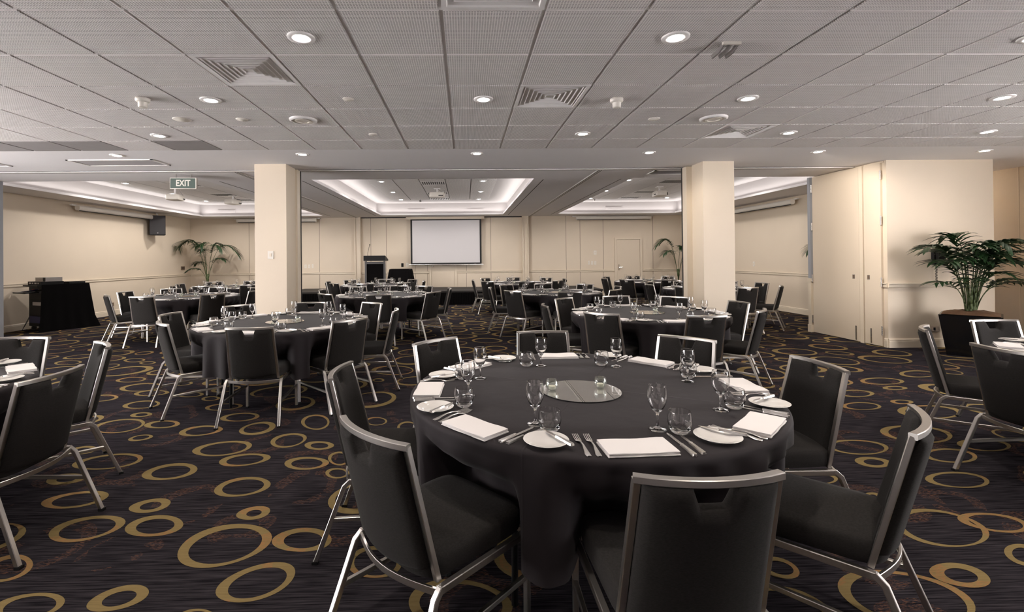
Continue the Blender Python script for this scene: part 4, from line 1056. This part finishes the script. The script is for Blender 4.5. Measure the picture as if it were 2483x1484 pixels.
def plate_profile(b_):
    b_.lathe([(.0005, .001), (.048, .001), (.05, .003), (.058, .007), (.082, .0155), (.0835, .017), (.082, .018), (.06, .011), (.052, .0075), (.0005, .0065)], 48)
def napkin_mesh(b_):
    w, d = .25, .135
    for k, (z0, z1, ins) in enumerate(((.0008, .0052, 0), (.0052, .0098, .003), (.0098, .0148, .0015))):
        # each layer folded round at the front edge
        n = 12; vs = []; zc, hh = (z0 + z1) / 2, (z1 - z0) / 2
        sec = [(-d / 2 + ins + hh - hh * math.sin(PI * i / 6), zc + hh * math.cos(PI * i / 6)) for i in range(7)] + [(d / 2 - ins * 2, z0), (d / 2 - ins * 2, z1)]
        m_ = len(sec); NX = 10
        for i in range(NX + 1):
            x = -w / 2 + ins + (w - 2 * ins) * i / NX
            for y, z in sec: vs.append((x, y + .001 * math.sin(i * 1.3 + k), z + (.0015 * math.sin(i * .9) * (k == 2) if z > zc else 0)))
        fs = [(i * m_ + j, i * m_ + (j + 1) % m_, (i + 1) * m_ + (j + 1) % m_, (i + 1) * m_ + j) for i in range(NX) for j in range(m_)]
        fs += [tuple(range(m_ - 1, -1, -1)), tuple(NX * m_ + j for j in range(m_))]
        b_.add(vs, fs)
def flat_outline(b_, left, zf, th):
    """left: list of (half width, y); a flat symmetrical shape with thickness following zf(y)"""
    n = len(left); vs = []
    for hw, y in left:
        z = zf(y); vs += [(-hw, y, z), (hw, y, z), (hw * .75, y, z + th), (-hw * .75, y, z + th)]
    fs = [(0, 1, 2, 3), (4 * n - 1, 4 * n - 2, 4 * n - 3, 4 * n - 4)]
    for i in range(n - 1):
        for j in range(4): fs.append((4 * i + j, 4 * i + 4 + j, 4 * i + 4 + (j + 1) % 4, 4 * i + (j + 1) % 4))
    b_.add(vs, fs)
def fork_mesh(b_):
    zf = lambda y: .0012 + .010 * max(0, math.sin(PI * min(1, max(0, (y - .02) / .13)))) ** 1.2 if y < .15 else .0012 + .006 * ((y - .15) / .045) ** 2
    flat_outline(b_, [(.006, 0), (.0095, .006), (.0100, .02), (.0065, .045), (.0036, .075), (.003, .105), (.0045, .118), (.010, .128), (.0122, .138), (.0122, .148)], zf, .002)
    for k in range(4):
        x = (k - 1.5) * .0065
        vs = []
        pts = [(x, y, zf(y) + .001) for y in (.146, .16, .175, .192)]
        b_.sweep(pts, .0032, .0018, (0, 0, 1))
def knife_mesh(b_, L=.215):
    k = L / .215
    flat_outline(b_, [(.0055, 0), (.0095, .004), (.0095, .02), (.0075, .05), (.006, .088), (.0075, .094), (.0045, .099)], lambda y: .0006, .0075)
    vs = [(-.0025, .098, .001), (.0085, .099, .001), (.0095, .14, .001), (.0088, L - .02, .001), (.003, L, .001), (-.003, L - .012, .001), (-.004, .14, .001)]
    n = len(vs); vs2 = vs + [(x, y, z + .002) for x, y, z in vs]
    b_.add(vs2, [tuple(range(n - 1, -1, -1)), tuple(range(n, 2 * n))] + [(i, (i + 1) % n, n + (i + 1) % n, n + i) for i in range(n)])
PROTO = {'wine_glass': single('wine_glass', wine_profile, M['glass'], 'all'), 'tumbler': single('tumbler', tumbler_profile, M['glass'], 'all'), 'side_plate': single('side_plate', plate_profile, M['china'], True),
         'napkin': single('napkin', napkin_mesh, M['linen'], True), 'fork': single('fork', fork_mesh, M['silver'], True), 'table_knife': single('table_knife', knife_mesh, M['silver'], True),
         'butter_knife': single('butter_knife', lambda b_: knife_mesh(b_, .168), M['silver'], True)}
# candle holder: glass bowl with a tealight
def candle_proto():
    t = bpy.data.objects.new('candle_holder', None); COL.objects.link(t)
    b_ = MB(); votive_profile(b_); b_.build('bowl', M['thinglass'], t, 'all')
    b_ = MB(); b_.lathe([(.0005, .0066), (.0175, .0066), (.0175, .024), (.0165, .024), (.016, .022), (.0005, .022)], 20); b_.build('tealight', M['wax'], t, True)
    return t
CAND = candle_proto()
b_ = MB(); b_.lathe([(.0005, 0), (.198, 0), (.2, .001), (.2, .004), (.199, .005)], 64, mi=1); b_.lathe([(.199, .005), (.0005, .005)], 64, mi=0)
MIR = b_.build('mirror_disc', [M['mirror'], M['black_plastic']], None, True)
used = set()
def put(kind, x, y, z, rz, label, cat, group):
    p = PROTO[kind]
    if kind in used: o = p.copy(); COL.objects.link(o)
    else: o = p; used.add(kind)
    o.location = (x, y, z); o.rotation_euler = (0, 0, rz)
    return tag(o, label, cat, group)
ZTOP = .7503
def setting(cx, cy, ang, tn, rq, exact=None):
    """one place setting; ang = direction from the table centre to the sitter"""
    s_ = SIDE[snap(ang)]
    out = (math.cos(ang), math.sin(ang)); right = (out[1] * -1.0, out[0])   # sitter looks inward; his right hand
    right = (-out[1], out[0])
    def at(lx, r): return cx + out[0] * r + right[0] * lx, cy + out[1] * r + right[1] * lx
    face = ang + PI / 2                              # local +y of the cutlery points to the centre
    j = lambda s: rq.uniform(-s, s)
    E_ = exact or {}
    w = lambda k, lx, r: E_.get(k) or at(lx + j(.012), r + j(.012))
    put('wine_glass', *w('wine', .125, .60), ZTOP, j(3), 'stemmed wine glass at the %s seat of %s' % (s_, tn), 'wine glass', 'wine glasses on the tables')
    put('tumbler', *w('tumb', .205, .655), ZTOP, j(3), 'short water tumbler at the %s seat of %s' % (s_, tn), 'tumbler', 'water tumblers on the tables')
    put('napkin', *w('nap', 0, .81), ZTOP, face + j(.08), 'folded white napkin at the %s seat of %s' % (s_, tn), 'napkin', 'folded white napkins')
    px, py = w('plate', -.325, .745)
    put('side_plate', px, py, ZTOP - .0005, 0, 'white side plate left of the %s seat, %s' % (s_, tn), 'plate', 'white side plates')
    q = face + R(18) + j(.35); kx, ky = px + right[0] * .045, py + right[1] * .045
    put('butter_knife', kx + .085 * math.sin(q), ky - .085 * math.cos(q), ZTOP + .018, q, 'butter knife across the %s side plate, %s' % (s_, tn), 'knife', 'butter knives on side plates')
    for kind, lx, nm, cat in (('fork', -.205, 'outer fork', 'fork'), ('fork', -.168, 'inner fork', 'fork'), ('table_knife', .158, 'inner table knife', 'knife'), ('table_knife', .193, 'outer table knife', 'knife')):
        x, y = at(lx + j(.004), .885 + j(.006) - .5 * lx * lx)
        put(kind, x, y, ZTOP, face + j(.05), '%s at the %s seat of %s' % (nm, s_, tn), cat, 'forks on the tables' if kind == 'fork' else 'table knives on the tables')

NAMES = {'T1': 'the nearest table', 'T2': 'the table before the left column', 'T3': 'the table before the right column', 'T4': 'the table cut off at left', 'T5': 'the table cut off at right',
         'T6': 'the mid-room table facing the lectern', 'T7': 'the mid-room table right of the screen', 'T8': 'the table beside the audio rack', 'T9': 'the back table behind the left column',
         'T10': 'the back table below the lectern', 'T11': 'the back table right of the screen', 'T12': 'the back table by the door', 'T13': 'the table half behind the right column'}
# centre, cloth seed, visible seats, chair rail midpoints measured or None
RAIL = 1.255
TABLES = {
 'T1': ((.62, 2.48), [((.64, 1.23), -90), ((-.34, 1.61), -135), ((-.68, 2.52), 180), ((-.23, 3.39), 135), ((.60, 3.74), 90), ((1.58, 3.37), 45), ((1.91, 2.52), 0), ((1.59, 1.63), -45)]),
 'T2': ((-1.98, 5.27), [((-1.86, 4.12), -90), ((-1.09, 4.60), -45), ((-.78, 5.45), 0), ((-1.22, 6.36), 45), ((-2.10, 6.53), 90), ((-2.93, 6.22), 135), ((-3.28, 5.32), 180), ((-2.87, 4.53), -135)]),
 'T3': ((2.19, 5.70), [((1.38, 4.87), -135), ((2.34, 4.55), -90), ((3.17, 5.0), -45), ((3.46, 5.92), 0), ((3.0, 6.75), 45), ((2.22, 7.0), 90), ((1.37, 6.72), 135), ((.95, 5.80), 180)]),
 'T4': ((-3.4, 2.5), [((-2.13, 2.53), 0), ((-2.54, 3.42), 45), ((-3.41, 3.77), 90)]),
 'T5': ((4.5, 2.8), [((3.24, 2.82), 180), ((3.61, 3.70), 135), ((4.57, 4.06), 90)]),
 'T6': ((-1.52, 9.05), [(None, a) for a in (-90, -45, 0, 45, 90, 135, 180, -135)]),
 'T7': ((1.73, 9.22), [(None, a) for a in (-90, -45, 0, 45, 90, 135, 180, -135)]),
 'T8': ((-5.30, 9.20), [(None, a) for a in (-90, -45, 0, 45, 90, 135, 180, -135)]),
 'T9': ((-5.95, 12.20), [(None, a) for a in (-90, -45, 0, 45, 90, 135, 180, -135)]),
 'T10': ((-2.33, 12.50), [(None, a) for a in (-90, -45, 0, 45, 90, 135, 180, -135)]),
 'T11': ((1.45, 12.72), [(None, a) for a in (-90, -45, 0, 45, 90, 135, 180, -135)]),
 'T12': ((5.00, 12.88), [(None, a) for a in (-90, -45, 0, 45, 90, 135, 180, -135)]),
 'T13': ((5.05, 9.80), [(None, a) for a in (-90, -45, 0, 45, 90, 135, 180, -135)]),
}
JIT = {'T6': {-90: 3, -45: 5, 0: 8, 45: 10, 90: -4, 135: -8, 180: -8, -135: 2}, 'T8': {-90: 0, 180: -4, -45: 2}, 'T13': {-90: 4, 0: 8, -45: 6}}
EXACT = {  # nearest table: places read from the photograph
 -90: dict(wine=(.75, 1.86), tumb=(.82, 1.82), nap=(.60, 1.67), plate=(.29, 1.74)), -135: dict(wine=(.28, 1.94), tumb=(.325, 1.86), nap=(.03, 1.90), plate=(-.14, 2.15)),
 180: dict(wine=(.01, 2.35), tumb=(-.01, 2.19), nap=(-.19, 2.45), plate=(-.13, 2.74)), 135: dict(wine=(.08, 2.69), tumb=(-.02, 2.69), nap=(.03, 2.98), plate=(.25, 3.17)),
 90: dict(wine=(.47, 2.98), tumb=(.38, 2.99), nap=(.63, 3.24), plate=(.97, 3.22)), 45: dict(wine=(.93, 2.93), tumb=(.85, 2.98), nap=(1.18, 3.02), plate=(1.38, 2.78)),
 0: dict(wine=(1.20, 2.56), tumb=(1.24, 2.64), nap=(1.43, 2.44), plate=(1.37, 2.13)), -45: dict(wine=(1.12, 2.08), tumb=(1.195, 2.105), nap=(1.17, 1.88), plate=(.93, 1.75))}
for ti_, (tk, ((cx, cy), seats)) in enumerate(TABLES.items()):
    tn = NAMES[tk]; rq = random.Random(100 + ti_)
    angs = []
    for pos, a in seats:
        if pos is None:
            aa = R(a + JIT.get(tk, {}).get(a, 0) + rq.uniform(-2.5, 2.5)); rr2 = RAIL + rq.uniform(-.02, .04)
            pos = (cx + rr2 * math.cos(aa), cy + rr2 * math.sin(aa)); face = aa + PI + R(rq.uniform(-4, 4))
        else:
            aa = math.atan2(pos[1] - cy, pos[0] - cx); face = (aa * .5 + R(a) * .5 if abs(aa - R(a)) < 1 else aa) + PI
        # the rail midpoint lies .345 m behind the seat centre
        sx, sy = pos[0] + .345 * math.cos(face), pos[1] + .345 * math.sin(face)
        angs.append(aa)
        place_chair(sx, sy, face, tk in ('T1', 'T2', 'T3', 'T4', 'T5'), 'steel framed black chair at the %s side of %s' % (SIDE[a], tn), 'banquet chairs around the tables')
    table_stand(cx, cy, R(20 + 13 * ti_), 'round banquet table with folding black legs, %s' % tn)
    cloth(cx, cy, angs, 40 + ti_, 'black cloth draped over %s' % tn)
    for pos, a in seats:
        setting(cx, cy, R(a), tn, rq, EXACT[a] if tk == 'T1' else None)
    if tk in ('T4', 'T5'): continue
    o = MIR if tk == 'T1' else MIR.copy()
    if tk != 'T1': COL.objects.link(o)
    mx, my = (.58, 2.405) if tk == 'T1' else (cx, cy)
    o.location = (mx, my, ZTOP); tag(o, 'round mirror disc at the centre of %s' % tn, 'mirror', 'centrepiece mirrors')
    cands = (((.435, 2.41), 'left'), ((.69, 2.44), 'right')) if tk == 'T1' else (((cx - .13, cy + .03), 'left'), ((cx + .12, cy + .06), 'right'))
    for k, ((x, y), nm) in enumerate(cands):
        c = CAND if (tk == 'T1' and k == 0) else copy_tree(CAND)
        c.location = (x, y, ZTOP + .0052); tag(c, '%s glass tealight holder on the mirror, %s' % (nm, tn), 'candle holder', 'glass tealight holders')

# ------------------------------------------------------------------ world light as fill through the left-out near side walls, exposure
w = bpy.data.worlds.new('world'); scene.world = w; w.use_nodes = True
bg = w.node_tree.nodes['Background']; bg.inputs['Color'].default_value = (1.0, .96, .95, 1); bg.inputs['Strength'].default_value = 20.5
vs_ = scene.view_settings
vs_.view_transform = 'Standard'; vs_.look = 'None'; vs_.gamma = 1.0; vs_.exposure = 0.0; vs_.use_curve_mapping = False
cy_ = scene.cycles
cy_.use_denoising = True
cy_.max_bounces = 10; cy_.transmission_bounces = 10; cy_.glossy_bounces = 5; cy_.diffuse_bounces = 5; cy_.transparent_max_bounces = 8
cy_.caustics_reflective = False; cy_.caustics_refractive = False
cy_.sample_clamp_indirect = 8.0
